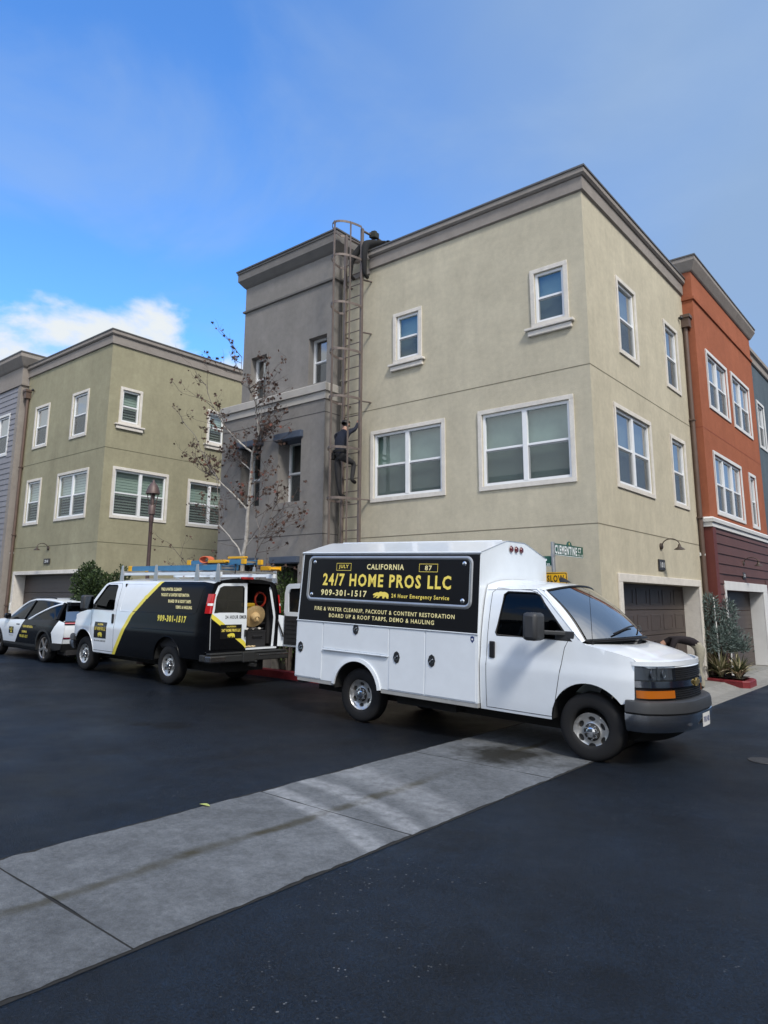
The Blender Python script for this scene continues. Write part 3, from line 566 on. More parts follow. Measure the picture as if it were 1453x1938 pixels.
# pan, rolled lip and garage apron along the right-hand houses
g = MB(); yy = [-1.6, 0, 2.4, 4.8, 7.2, 9.6, 12, 14.4, 16.8, 19.2]
for a, b in zip(yy, yy[1:]):
    e = .006; prof = [(1.04, .002), (1.04, .008), (.74, .012), (.70, .02), (.46, .085), (.42, .10)]
    if b > 0.1: prof += [(-.4, .115), (-.4, -.05)]
    else: prof += [(.30, .10), (.30, -.05)]
    k = len(prof); vs = [(x, y, z) for y in (a + e, b - e) for x, z in prof]
    g.add(vs, [(i, i + 1, k + i + 1, k + i) for i in range(k - 1)] + [tuple(range(k)), tuple(range(k, 2 * k))])
struct(g.build('driveway', M_conc2, fix=True))
g = MB(); g.box(-14.8, -9.85, -.9, 6.5, -.05, .235); g.box(-20, -14.8, -1.07, -.6, -.05, .22); struct(g.build('path', M_conc2))
# planting strip along the lane wall with a red kerb
def bed(name, label, pts, h, w=.14):
    k = MB(); z = [gz(p[0]) for p in pts]; n = len(pts); P = [Vector(p) for p in pts]; inn = []
    for i in range(n):
        d0 = (P[i] - P[i - 1]).normalized() if i else (P[1] - P[0]).normalized(); d1 = (P[min(i + 1, n - 1)] - P[i]).normalized() if i < n - 1 else d0
        nn = Vector((-d0.y, d0.x)) + Vector((-d1.y, d1.x)); nn.normalize(); inn.append(P[i] + nn * w / max(.5, nn.dot(Vector((-d0.y, d0.x)))))
    vs = []
    for p, q, zz in zip(P, inn, z): vs += [(p.x, p.y, -.05), (p.x - 0, p.y, zz + h - .02), (lerp(p.x, q.x, .12), lerp(p.y, q.y, .12), zz + h), (q.x, q.y, zz + h), (q.x, q.y, -.05)]
    k.add(vs, [(i * 5 + j, i * 5 + j + 1, i * 5 + 6 + j, i * 5 + 5 + j) for i in range(n - 1) for j in range(4)] + [(0, 1, 2, 3, 4), tuple((n - 1) * 5 + j for j in range(5))[::-1]])
    o = k.build(name, M_redk); tag(o, label, 'kerb'); return inn
bed('red_kerb', 'red painted kerb along the planting strip behind the open van door', [(-9.8, -.80), (-4.5, -.80), (-2.4, -1.0), (-1.3, -1.5), (-.15, -1.55), (.16, -1.35), (.26, -.9), (.27, -.1)], .17)
s_ = MB(); s_.add([(-9.8, -.68, gz(-9.8) + .14), (-4.5, -.68, gz(-4.5) + .14), (-2.4, -.88, gz(-2.4) + .14), (-1.25, -1.38, .16), (-.15, -1.42, .16), (.08, -1.28, .16), (.15, -.1, .16), (-.0, .02, .16), (-6.1, .02, gz(-6) + .14), (-6.1, -.5, gz(-6) + .14), (-9.8, -.5, gz(-9.8) + .14)], [(0, 1, 9, 10), (1, 2, 3, 4, 5, 6, 7, 8, 9)]); struct(s_.build('soil', M_soil, fix=False), 'structure')
o_ = bed('red_kerb', 'short red painted kerb round the planter between the two right-hand garages', [(.01, 5.66), (.80, 5.50), (.92, 5.60), (.90, 6.3), (.80, 6.5), (.27, 6.5)], .15, .12)
s_ = MB(); s_.add([(.01, 5.78, .19), (.78, 5.63, .19), (.77, 6.4, .19), (.01, 6.4, .19)], [(0, 1, 2, 3)]); struct(s_.build('soil', M_soil, fix=False), 'structure')
# a fallen leaf and a manhole lid
lf = MB(); lf.grid(lambda u, v: (-.545 + (u - .5) * .13, -7.73 + (v - .5) * .05 * math.sin(PI * u) + .02 * u, gz(-.5) + .012 + .02 * math.sin(PI * u) * abs(v - .5)), 6, 2); tag(lf.build('leaf', mat('yellow_leaf', (.36, .40, .12), .7)), 'fallen pale green leaf lying where the asphalt meets the concrete gutter', 'leaf')
mh = MB(); mh.lathe([(0, .009), (.15, .009), (.17, .010), (.175, .003)], 24, (2.73, -2.15, 0)); tag(mh.build('valve_lid', mat('cast_iron', (.05, .05, .052), .6, .4, mott=[(20, .3)])), 'small round iron utility lid set in the street asphalt', 'utility lid')
# ---------------------------------------------------------------- vehicle materials
M_white = mat('white_paint', (.755, .80, .845), .28, spec=.5, coat=.6, mott=[(.9, .03), (4, .03)]); M_vblack = mat('black_wrap', (.0035, .004, .0055), .25, spec=.14, coat=.0); M_yell = mat('yellow_wrap', (.78, .66, .08), .4, coat=.1)
M_gold = mat('gold_letters', (.93, .74, .14), .5); M_pale = mat('pale_gold_letters', (.93, .82, .40), .5); M_tyre = mat('tyre_rubber', (.014, .014, .015), .75, spec=.3, bump=[(40, .1)]); M_rim = mat('steel_wheel', (.60, .59, .57), .33, .85, mott=[(8, .08)])
M_hub = mat('wheel_hub', (.035, .034, .033), .6, .4); M_chrome = mat('chrome', (.72, .73, .75), .12, 1.0); M_bump = mat('grey_bumper_plastic', (.035, .037, .041), .55, mott=[(6, .1)]); M_seam = mat('panel_gap', (.012, .012, .013), .8)
M_under = mat('underbody', (.010, .010, .010), .9); M_vglass = glassmat('vehicle_glass', (.6, .7, .7), .0, .10, k=.45); M_wsh = glassmat('windscreen_glass', (.6, .75, .75), .34, .22); M_amber = mat('amber_lens', (.42, .115, .010), .15, coat=.8); M_red = mat('red_lens', (.45, .008, .010), .12, coat=.8); M_lens = glassmat('clear_lens', (.9, .95, 1), .02, .9, k=.8)
M_alu = mat('brushed_aluminium', (.55, .56, .57), .38, .9, mott=[(5, .08)]); M_sign = mat('black_sign_vinyl', (.008, .008, .009), .35, spec=.3, coat=.1, mott=[(1.5, .1)]); M_lip = mat('grey_sill_trim', (.35, .35, .34), .5, mott=[(7, .12)]); M_int = mat('vehicle_interior', (.022, .022, .024), .85); M_cladding = mat('black_cladding', (.018, .019, .02), .6)
def wheel(parent, x, t, side, r=.385, rim=.218, w=.235, style='steel', dual=False):
    """tyre outer face at t; side is +1/-1 outward"""
    o_ = (x, t, r); ax = (0, side, 0)
    b = MB(); b.lathe([(rim - .012, -w), (r - .05, -w), (r - .012, -w + .02), (r, -w + .05), (r, -.05), (r - .008, -.022), (r - .03, -.008), (r - .07, .0), (rim + .035, -.004), (rim + .006, -.012), (rim - .006, -.03), (rim - .012, -w)], 44, o_, ax)
    for k in (-.10, -.135, -.17): b.lathe([(r + .0008, k), (r - .006, k + .004), (r + .0008, k + .008)], 44, o_, ax)
    ty = b.build('tyre', M_tyre, parent, smooth=50)
    rot = lambda u, v, d: (x + u, t + side * d, r + v)
    def depth(q):  # dish of the disc
        return interp([(0, -.035), (.07, -.030), (.095, -.045), (.125, -.052), (.16, -.045), (.185, -.028), (rim - .012, -.030), (rim, -.012)], q)
    m_ = MB()
    if style == 'steel':
        holes = []
        for k in range(6):
            a = R(60 * k + 30); c, s = math.cos(a), math.sin(a)
            holes.append([(c * (.150 + .027 * math.cos(q)) - s * .043 * math.sin(q), s * (.150 + .027 * math.cos(q)) + c * .043 * math.sin(q)) for q in [2 * PI * j / 14 for j in range(14)]])
        V, T_ = panel([(rim * math.cos(2 * PI * k / 48), rim * math.sin(2 * PI * k / 48)) for k in range(48)], holes, step=.022)
        vs, fs = sub(V, T_, lambda c: True, lambda u, v: rot(u, v, depth(math.hypot(u, v)))); m_.add(vs, fs)
        for h in holes: m_.add([rot(u, v, depth(math.hypot(u, v)) - e) for e in (0, .03) for u, v in h], [(j, (j + 1) % 14, 14 + (j + 1) % 14, 14 + j) for j in range(14)])
    else:
        m_.lathe([(rim - .018, -.03), (rim, -.012), (rim - .004, -.03)], 40, o_, ax)
        for k in range(10):
            a = R(36 * k); tw = R(14 if k % 2 else -14)
            m_.bar(rot(.05 * math.cos(a), .05 * math.sin(a), -.03), rot((rim - .01) * math.cos(a + tw), (rim - .01) * math.sin(a + tw), -.022), .022, .03, up=(0, 1, 0))
        m_.lathe([(0, -.012), (.05, -.016), (.065, -.035), (.05, -.06)], 20, o_, ax)
    rm = m_.build('rim', M_rim if style == 'steel' else mat('dark_alloy', (.34, .33, .33), .35, .8), parent, smooth=35, fix=True)
    b = MB(); b.lathe([(rim - .004, -.06), (.0, -.075)], 32, o_, ax); b.lathe([(rim - .004, -.03), (rim - .004, -.10)], 32, o_, ax); b.build('brake_drum', M_hub, rm)
    if style == 'steel':
        c = MB(); c.lathe([(.070, -.0285), (.082, -.034), (.100, -.043)], 28, o_, ax); c.build('hub_ring', M_hub, rm, smooth=40)
        c = MB(); c.lathe([(0, .006), (.035, .004), (.055, -.004), (.062, -.02), (.066, -.036)], 24, o_, ax)
        for k in range(8):
            a = R(45 * k + 10); c.lathe([(0, .004), (.010, .002), (.012, -.02), (.012, -.04)], 8, rot(.078 * math.cos(a), .078 * math.sin(a), 0), ax)
        c.build('hub_cap', M_chrome, rm, smooth=40)
    return ty
# ---- full-size van nose shared by the box-body truck and the cargo van: a = distance ahead of the front axle
WT = [(.40, .950), (.48, .968), (.60, .985), (.85, 1.0), (1.03, 1.006), (1.065, 1.003), (1.10, .990), (1.38, .968), (1.6, .935), (1.8, .893), (1.95, .853), (2.03, .815), (2.08, .77)]
def hw(a, z):
    w = interp(WT, z)
    if a > 0: w *= 1 - .085 * min(1.5, a / .62) ** 2
    if a < -4.35: w *= 1 - .06 * ((-4.35 - a) / .35) ** 2
    return w
def nose(t, full=.92): return full - .30 * min(1, abs(t) / .92) ** 2.6 - 1.1 * max(0, abs(t) - .86)
ARCH = (.0, .475, .465)
HOODE = [(-.07, 1.404), (-.04, 1.378), (.29, 1.319), (.52, 1.262), (.64, 1.215)]
def van_front(parent, WB, zr, paint=None, win=True, SD=(-1, 1)):
    """hood, windscreen, fascia, bumper and grille; returns nothing"""
    X = lambda a: WB + a
    b = MB()
    def hood(u, v):
        t = (u * 2 - 1); a0 = -.06 + .33 * (1 - abs(t) ** 2.2); a1 = nose(t * .90, .91) - .01; a = lerp(a0, a1, v); tt = t * hw(a, 1.28) * .992
        z = interp(HOODE, min(a, .64)) + .052 * (1 - abs(t) ** 3) - .20 * max(0, a - .64) - .028 * smooth01((v - .86) / .14) + .016 * (smooth01((.62 - abs(t)) / .12)) * smooth01(v / .3) * (1 - .6 * v)
        if v == 1: z -= .025
        return (X(a), tt, z)
    b.grid(hood, 40, 22); ho = b.build('hood', M_white, parent, smooth=50)
    # fascia backing, dark, wraps round the nose
    fz = lambda t, z, off=0: (X(nose(t) + off - .06 * max(0, z - .8)), t, z)
    def fas(mb, t0, t1, z0, z1, off, nt=14, nz=4, mi=None, thick=0, r=0):
        mb.grid(lambda u, v: fz(lerp(t0, t1, u), lerp(z0, z1, v), off), nt, nz, mi)
        if thick:
            for k in (0, 1):
                zz = (z0, z1)[k]; mb.grid(lambda u, v: fz(lerp(t0, t1, u), zz, off - thick * v), nt, 1, mi); tt = (t0, t1)[k]; mb.grid(lambda u, v: fz(tt, lerp(z0, z1, u), off - thick * v), nz, 1, mi)
    b = MB(); fas(b, -.93, .93, .74, 1.20, -.035, 60, 6); b.build('fascia', M_cladding, parent, smooth=50)
    g = MB()
    for z0, z1 in ((.80, .945), (1.035, 1.165)):
        for k in range(6): zz = lerp(z0, z1, (k + .5) / 6); fas(g, -.50, .50, zz - .006, zz + .006, -.012, 20, 1, thick=.02)
        for k in range(30): tt = lerp(-.5, .5, k / 29); fas(g, tt - .004, tt + .004, z0, z1, -.014, 1, 3, thick=.015)
    g.build('grille', mat('grille_black', (.010, .010, .011), .5), parent, smooth=40)
    c = MB(); fas(c, -.93, .93, 1.185, 1.235, -.004, 60, 2, thick=.03); c.build('hood_lip', M_white, parent, smooth=50)
    c = MB(); fas(c, -.932, .932, .952, 1.022, .012, 60, 3, thick=.04); c.build('chrome_bar', M_chrome, parent, smooth=40)
    em = MB(); em.prism([(-.10, .022), (-.04, .022), (-.032, .046), (.044, .046), (.04, .022), (.10, .022), (.09, -.022), (.04, -.022), (.032, -.046), (-.044, -.046), (-.04, -.022), (-.09, -.022)], lambda u, v, d: (X(.925 + d), u, .987 + v), 0, .022); em.build('grille_emblem', mat('dull_gold', (.36, .27, .10), .35, .7), parent, bevel=.004)
    for s in SD:
        hl = MB(); lo, hi = (.50, .930); t0, t1 = (lo * s, hi * s)
        fas(hl, t0, t1, 1.03, 1.19, .004, 22, 5, thick=.05); h = hl.build('headlight', M_lens, parent, smooth=40)
        q = MB(); fas(q, t0, t1 * .985, 1.035, 1.185, -.030, 20, 3); [q.lathe([(.012, .0), (.03, .006), (.045, .02), (.052, .03), (.05, .02)], 16, fz(tt_ * s, 1.105, -.035), (1, 0, 0)) for tt_ in (.66, .80)]; q.box(fz(.735 * s, 1, -.028)[0], fz(.735 * s, 1, -.02)[0], min(.725 * s, .745 * s), max(.725 * s, .745 * s), 1.04, 1.18); q.build('reflector', mat('lamp_reflector', (.16, .17, .185), .25, .6), h, smooth=40)
        q = MB(); fas(q, .525 * s, .912 * s, .835, .918, -.004, 20, 4, thick=.03); q.build('turn_signal', M_amber, parent, smooth=40, bevel=0)
    # bumper: dark step on top, chrome face below
    def pathb(n=44):
        P = [(.43, -.975), (.52, -.975)]
        for i in range(n + 1):
            t = lerp(-.955, .955, i / n); P.append((.985 - .36 * abs(t / .975) ** 3.2, t))
        return P + [(.52, .975), (.43, .975)]
    pb = pathb()
    def loft(prof, m_, nm):
        b = MB(); rings = []
        for i, p in enumerate(pb):
            a = Vector(pb[max(i - 1, 0)]); c_ = Vector(pb[min(i + 1, len(pb) - 1)]); d = (c_ - a).normalized(); n_ = Vector((d.y, -d.x)); rings.append([(X(p[0] + n_.x * w), p[1] + n_.y * w, z) for w, z in prof])
        k = len(prof); b.add([v for r in rings for v in r], [(i * k + j, i * k + (j + 1) % k, (i + 1) * k + (j + 1) % k, (i + 1) * k + j) for i in range(len(pb) - 1) for j in range(k)] + [tuple(range(k)), tuple((len(pb) - 1) * k + j for j in range(k))])
        return b.build(nm, m_, parent, smooth=35)
    loft([(-.16, .80), (-.03, .815), (.005, .80), (.018, .76), (.022, .685), (-.05, .68), (-.16, .70)], M_bump, 'bumper_cover')
    loft([(.0, .678), (.022, .665), (.02, .60), (.0, .52), (-.03, .475), (-.12, .47), (-.12, .66)], M_chrome, 'bumper')
    b = MB(); b.grid(lambda u, v: (X(.86 - .16 * v - .25 * abs(u * 2 - 1) ** 3), lerp(-.8, .8, u), lerp(.49, .34, v)), 20, 3); b.build('air_dam', M_under, parent, smooth=50)
    # windscreen and its surround
    bc = lambda u, e=0: (X(-.055 + .33 * (1 - abs(u * 2 - 1) ** 2.2) - e), (u * 2 - 1) * .905, 1.415 + .035 * (1 - abs(u * 2 - 1) ** 2))
    tcv = lambda u: (X(-.62 + .14 * (1 - abs(u * 2 - 1) ** 2)), (u * 2 - 1) * .765, zr - .115 + .075 * (1 - abs(u * 2 - 1) ** 2))
    def ws(u, v):
        p = Vector(bc(u)).lerp(Vector(tcv(u)), v); bl = .035 * math.sin(PI * v); return (p.x + bl, p.y, p.z + bl * .8)
    b = MB(); b.grid(lambda u, v: ws(.015 + .97 * u, .03 + .94 * v), 28, 12); w = b.build('windscreen', M_wsh, parent, smooth=60)
    f = MB()
    for e in range(2): 
        f.tube([ws(i / 24, e) for i in range(25)], .016, 6)
    for e in (0, 1): f.tube([ws(e, i / 10) for i in range(11)], .014, 6)
    f.build('windscreen_seal', M_black, w, smooth=50)
    b = MB(); b.grid(lambda u, v: (bc(u)[0] + .05 - .17 * v, bc(u)[1] * 1.0, bc(u)[2] - .012 + .01 * v), 24, 2); b.build('cowl', M_cladding, parent, smooth=50)
    for t0, t1 in ((-.60, .06), (.10, .72)):
        q = MB(); n_ = 8; q.tube([Vector(ws(lerp((t0 + 1) / 2 * 1.0, (t1 + 1) / 2, i / n_), .05 + .10 * math.sin(PI * .5 * i / n_) + .02)) + Vector((.025, 0, .02)) for i in range(n_ + 1)], .011, 6); q.build('wiper', M_black, parent, smooth=50)
    return ws
def side_strip(parent, WB, pts, r=.004, m_=None, s=-1, name='door_gap'):
    b = MB(); P = []
    for i in range(len(pts) - 1):
        (x0, z0), (x1, z1) = pts[i], pts[i + 1]; k = max(1, int(math.hypot(x1 - x0, z1 - z0) / .08))
        P += [(lerp(x0, x1, j / k), lerp(z0, z1, j / k)) for j in range(k)]
    P.append(pts[-1]); b.tube([(x, s * (hw(x - WB, z) - r * .35), z) for x, z in P], r, 6); return b.build(name, m_ or M_seam, parent, smooth=60)
def mirror(parent, WB, s, big=True):
    b = MB(); x = WB - .58; t = 1.25 * s
    b.box(x - .07, x + .12, t - .13, t + .13, 1.40, 1.73); o_ = b.build('wing_mirror', M_bump, parent, bevel=.045, smooth=40)
    g = MB(); g.add([(x - .0715, t - .1, 1.43), (x - .0715, t + .1, 1.43), (x - .0715, t + .1, 1.70), (x - .0715, t - .1, 1.70)], [(0, 1, 2, 3)]); g.build('mirror_glass', mat('mirror_dark', (.10, .11, .12), .08, 1.0), o_)
    a = MB(); a.bar((x + .04, t - .10 * s, 1.50), (WB - .30, .93 * s, 1.49), .07, .05); a.box(WB - .42, WB - .17, .93 * s - .03, .93 * s + .03, 1.405, 1.52); a.build('mirror_arm', M_bump, o_, bevel=.01)
def bear(mb, u0, u1, v0, v1, fn, mi=None):
    P = [(.0, .42), (.04, .60), (.12, .72), (.20, .78), (.27, .86), (.34, .80), (.46, .98), (.60, .92), (.75, .95), (.90, .82), (.985, .60), (1, .36), (.985, .10), (1.0, .0), (.87, .0), (.86, .12), (.80, .30), (.74, .12), (.74, .0), (.61, .0), (.62, .14), (.60, .32), (.45, .30), (.43, .16), (.36, .02), (.24, .0), (.25, .09), (.31, .16), (.31, .32), (.24, .30), (.16, .12), (.05, .06), (.05, .15), (.12, .24), (.15, .40), (.08, .38)]
    V, T_ = panel(P, step=.5); vs, fs = sub(V, T_, lambda c: True, lambda x, y: fn(lerp(u0, u1, x), lerp(v0, v1, y))); mb.add(vs, fs, mi)
def body_side(parent, WB, s, outline, holes, door, dname, paint, mats, extra_cuts=(), step=.07, yf=None, glasshole=None):
    V, T_ = panel(outline, holes, [(door, True)] + list(extra_cuts), step); f = yf or (lambda x, z: (x, s * hw(x - WB, z), z))
    b = MB(); d = MB()
    for test, mb in ((lambda c: not inpoly(c, door), b), (lambda c: inpoly(c, door), d)):
        for mi in range(len(mats)):
            vs, fs = sub(V, T_, lambda c: test(c) and paint(c) == mi, f)
            if fs: mb.add(vs, fs, mi)
    bo = b.build('side_panel', mats, parent, smooth=40, fix=True); do = d.build(dname, mats, parent, smooth=40, fix=True)
    return bo, do
def door_common(do, WB, s, win_poly, name='door'):
    b = MB(); V, T_ = panel(win_poly, step=.12); vs, fs = sub(V, T_, lambda c: True, lambda x, z: (x, s * (hw(x - WB, z) - .018), z)); b.add(vs, fs); b.build('door_glass', M_vglass, do, smooth=60)
    q = MB(); q.tube([(x, s * (hw(x - WB, z) - .006), z) for x, z in win_poly], .012, 6, closed=True); q.build('window_seal', M_black, do, smooth=60)
    h = MB(); x = WB - 1.27; h.box(x - .04, x + .04, s * (hw(-1.27, 1.2) + .012) - .012, s * (hw(-1.27, 1.2) + .012) + .012, 1.12, 1.33); h.build('door_handle', M_black, do, bevel=.012)
# ---------------------------------------------------------------- white box-body truck
def pitch_parts(root, k, s0):
    for ch in root.children:
        if ch.name.split('.')[0] != 'wheel': ch.rotation_euler = (0, k, 0); ch.location = (0, 0, k * s0)
TR = thing('service_truck', 'white box body service truck with black and gold advertising panel at the junction', 'truck', (-2.3065, -2.6958, .044)); TR.rotation_euler = (0, .01346, R(.466))
WB = 3.53
for x in (0, WB):
    for s in (-1, 1):
        ty = wheel(TR, x, .93 * s, s); ty.name = 'wheel'
tz = lambda z: 1.03 if z <= 1.405 else lerp(1.03, .97, (z - 1.405) / 1.05)
S0, S1 = -1.29, 2.07
b = MB()
arc_r = arc(0, .445, .43, 180, 0, 20)
for s in (-1, 1):
    out = [(S0, .53), (-.43, .53)] + [p for p in arc_r if p[1] > .531] + [(.43, .53), (S1, .53), (S1, 1.405), (S0, 1.405)]
    V, T_ = panel(out, step=.3); vs, fs = sub(V, T_, lambda c: True, lambda x, z: (x, s * 1.03, z)); b.add(vs, fs)
    b.add([(S0, s * 1.03, 1.405), (S1, s * 1.03, 1.405), (S1, s * .97, 2.455), (S0 + .03, s * .97, 2.455)], [(0, 1, 2, 3)])
prof = [(-.97, 2.455), (-.985, 2.47), (-.98, 2.485), (-.93, 2.495), (-.36, 2.655), (-.25, 2.68), (.25, 2.68), (.36, 2.655), (.93, 2.495), (.98, 2.485), (.985, 2.47), (.97, 2.455)]
n = len(prof); b.add([(x, t, z) for x in (S0 + .01, S1 + .012) for t, z in prof], [(i, i + 1, n + i + 1, n + i) for i in range(n - 1)])
for x in (S0, S1): b.add([(x, -1.03, .53), (x, 1.03, .53), (x, 1.03, 1.405)] + [(x, t, z) for t, z in prof[::-1]] + [(x, -1.03, 1.405)], [tuple(range(4 + n))])
b.add([(S0, -1.03, .53), (-.44, -1.03, .53), (-.44, 1.03, .53), (S0, 1.03, .53)], [(0, 1, 2, 3)]); b.add([(.44, -1.03, .53), (S1, -1.03, .53), (S1, 1.03, .53), (.44, 1.03, .53)], [(0, 1, 2, 3)])
b.tube([(S0 + .2, -.22, 2.685), (S1 - .1, -.22, 2.685)], .008, 6)
BX = b.build('box_body', M_white, TR, smooth=25, bevel=.008)
q = MB()
for x in (S1 + .0125,): q.add([(x, t, z) for t, z in [prof[0]] + prof[1:]], [tuple(range(n))])
for t in (-.15, 0, .15):
    k = MB(); k.lathe([(0, .02), (.035, .018), (.045, .005), (.05, 0)], 16, (S1 + .012, t, 2.565), (1, 0, 0)); k.build('marker_light', mat('dark_red_lens', (.10, .012, .015), .2, coat=.5), TR, smooth=40)
# lockers on the visible flank and the hidden one
for s in (-1, 1):
    for (u0, u1, z0, z1, lx, lz) in ((-1.275, -.712, .545, 1.39, -1.175, .99), (-.692, .592, 1.012, 1.39, -.03, 1.338), (.612, 1.226, .545, 1.39, .748, .995), (1.246, 2.045, .545, 1.39, 1.351, 1.003)):
        d = MB(); d.box(u0, u1, s * 1.0315, s * 1.0385, z0, z1); do = d.build('locker_door', M_white, TR, bevel=.004)
        g = MB(); 
        for e in (0, 1):
            pass
        L_ = MB(); R_ = .068
        L_.prism([(.0, .085), (.04, .06), (.058, .0), (.04, -.06), (.0, -.085), (-.04, -.06), (-.058, .0), (-.04, .06)], lambda u, v, w: (lx + u, s * (1.0385 + w), lz + v), 0, .010, 0)
        L_.lathe([(.0, .008), (.034, .010), (.040, .016), (.036, .012), (.03, .011)], 16, (lx, s * 1.0385, lz), (0, s, 0), 1); L_.bar((lx - .022, s * 1.053, lz - .02), (lx + .022, s * 1.053, lz + .02), .02, .012, 1)
        L_.build('latch', [mat('dark_steel_latch', (.06, .062, .065), .35, .6), M_chrome], do, bevel=.003)
    g = MB(); g.box(-.69, .595, s * 1.031, s * 1.062, .985, 1.002); g.box(S0 + .0, S1, s * 1.031, s * 1.05, 1.397, 1.411); g.build('drip_rail', M_white, TR, bevel=.004)
    g = MB(); ao, ai = arc(0, .445, .478, 172, 8, 24), arc(0, .445, .425, 172, 8, 24); m_ = len(ao)
    vs = [(x, s * y, z) for pts, y in ((ai, 1.032), (ai, 1.058), (ao, 1.052), (ao, 1.032)) for x, z in pts]; g.add(vs, [(k * m_ + i, k * m_ + i + 1, (k + 1) * m_ + i + 1, (k + 1) * m_ + i) for k in range(3) for i in range(m_ - 1)]); g.build('wheel_arch', M_white, TR, smooth=40)
    for a_, c_ in ((S0 + .06, -.47), (.47, S1)): g = MB(); g.box(a_, c_, s * .96, s * 1.026, .475, .529); g.build('sill_trim', M_lip, TR)
    g = MB(); m_ = 20; g.add([(x, s * y, z) for y in (.45, 1.02) for x, z in arc(0, .445, .432, 180, 0, m_)], [(i, i + 1, m_ + 2 + i, m_ + 1 + i) for i in range(m_)]); g.build('wheel_well', M_under, TR); g = MB(); g.add([(x, s * y, z) for y in (.45, .93) for x, z in arc(WB, .475, .468, 180, 0, m_)], [(i, i + 1, m_ + 2 + i, m_ + 1 + i) for i in range(m_)]); g.build('wheel_well', M_under, TR)
    g = MB(); g.box(1.97, 2.03, s * 1.0316, s * 1.0322, 1.31, 1.31 + .08) if 0 else None
# black advertising panel
FT = lambda off: (lambda u, v: (u, -(tz(v) + off), v))
b = MB(); f0 = FT(.003); b.grid(lambda u, v: f0(lerp(-1.262 + .02 * v, 2.062, u), lerp(1.412, 2.45, v)), 6, 4); AD = b.build('sign_panel', M_sign, TR)
b = MB(); o_, i_ = rrect(-1.13, 1.96, 1.715, 2.425, .10, 6), rrect(-1.075, 1.905, 1.768, 2.372, .06, 6); mo, mi_ = rrect(-1.112, 1.942, 1.733, 2.407, .09, 6), rrect(-1.09, 1.92, 1.754, 2.386, .07, 6); k = len(o_)
b.add([FT(w)(u, v) for pts, w in ((o_, .0035), (mo, .014), (mi_, .014), (i_, .0035)) for u, v in pts], [(r * k + i, r * k + (i + 1) % k, (r + 1) * k + (i + 1) % k, (r + 1) * k + i) for r in range(3) for i in range(k)]); b.build('sign_frame', mat('silver_frame', (.42, .43, .44), .3, .7, mott=[(2, .15)]), AD, smooth=50)
for u, v in ((-1.0, 2.325), (1.82, 2.32), (-1.02, 1.815), (1.81, 1.82)):
    b = MB(); b.lathe([(0, .014), (.02, .012), (.03, .006), (.034, .003)], 14, FT(.0)(u, v), (0, -1, 0)); b.build('bolt_head', M_chrome, AD, smooth=40)
def W(s_, u0, u1, v0, v1, bold, mi): b = MB(); write(b, s_, u0, u1, v0, v1, FT(.0055), bold); b.build('lettering', (M_gold, M_pale)[mi], AD, fix=False)
W('CALIFORNIA', .10, .80, 2.222, 2.305, .025, 1); W('JULY', -.47, -.27, 2.222, 2.29, .02, 0); W('87', 1.17, 1.29, 2.222, 2.292, .02, 1); W('24/7 HOME PROS LLC', -.79, 1.62, 1.962, 2.155, .03, 0)
W('909-301-1517', -.81, .13, 1.81, 1.905, .025, 1); W('24 Hour Emergency Service', .60, 1.60, 1.805, 1.88, .02, 0)
W('FIRE & WATER CLEANUP, PACKOUT & CONTENT RESTORATION', -.92, 1.70, 1.567, 1.635, .015, 1); W('BOARD UP & ROOF TARPS, DEMO & HAULING', -.60, 1.37, 1.470, 1.540, .015, 1)
b = MB(); bear(b, .25, .55, 1.805, 1.905, FT(.0055), 0); b.build('bear_emblem', M_gold, AD, fix=False); b = MB()
for u0, u1 in ((-.52, -.215), (1.07, 1.39)):
    for p, q_ in (((u0, 2.20), (u1, 2.206)), ((u0, 2.309), (u1, 2.315)), ((u0, 2.206), (u0 + .006, 2.309)), ((u1 - .006, 2.206), (u1, 2.309))): b.add([FT(.0055)(*c) for c in ((p[0], p[1]), (q_[0], p[1]), (q_[0], q_[1]), (p[0], q_[1]))], [(0, 1, 2, 3)], 0)
b.build('plate_lines', [M_gold, M_pale], AD, fix=False)
b = MB(); b.prism([(-.028, .035), (.0, .045), (.028, .035), (.028, -.01), (0, -.045), (-.028, -.01)], lambda u, v, d: (1.99 + u, -(1.0386 + d), 1.33 + v), 0, .002, 0); b.prism([(-.012, .015), (.012, .015), (.012, -.008), (-.012, -.008)], lambda u, v, d: (1.99 + u, -(1.0407 + d), 1.33 + v), 0, .001, 1); b.build('shield_decal', [mat('navy_decal', (.03, .05, .16), .4), M_whitep], TR)
# cab
X = lambda a: WB + a
cab_out = [(2.085, .47), (X(-.465), .47)] + arc(X(0), .475, .465, 180, 36, 18) + [(X(.42), .76), (X(.515), .785), (X(.525), .84), (X(.528), 1.0), (X(.525), 1.25)] + [(X(a), z) for a, z in HOODE[::-1][1:]] + [(X(-.61), 1.985), (X(-.70), 2.02), (X(-1.3), 2.05), (2.085, 2.05)]
DOOR = lambda WB: [(WB - .445, .505), (WB - .36, .95), (WB - .29, 1.32), (WB - .24, 1.425), (WB - .70, 1.968), (WB - .80, 1.995), (WB - 1.28, 2.01), (WB - 1.345, 1.95), (WB - 1.356, 1.3), (WB - 1.356, .505)]
WIN = lambda WB: [(WB - .20, 1.408), (WB - .66, 1.935), (WB - .74, 1.962), (WB - 1.12, 1.965), (WB - 1.165, 1.93), (WB - 1.24, 1.44), (WB - 1.22, 1.408)]
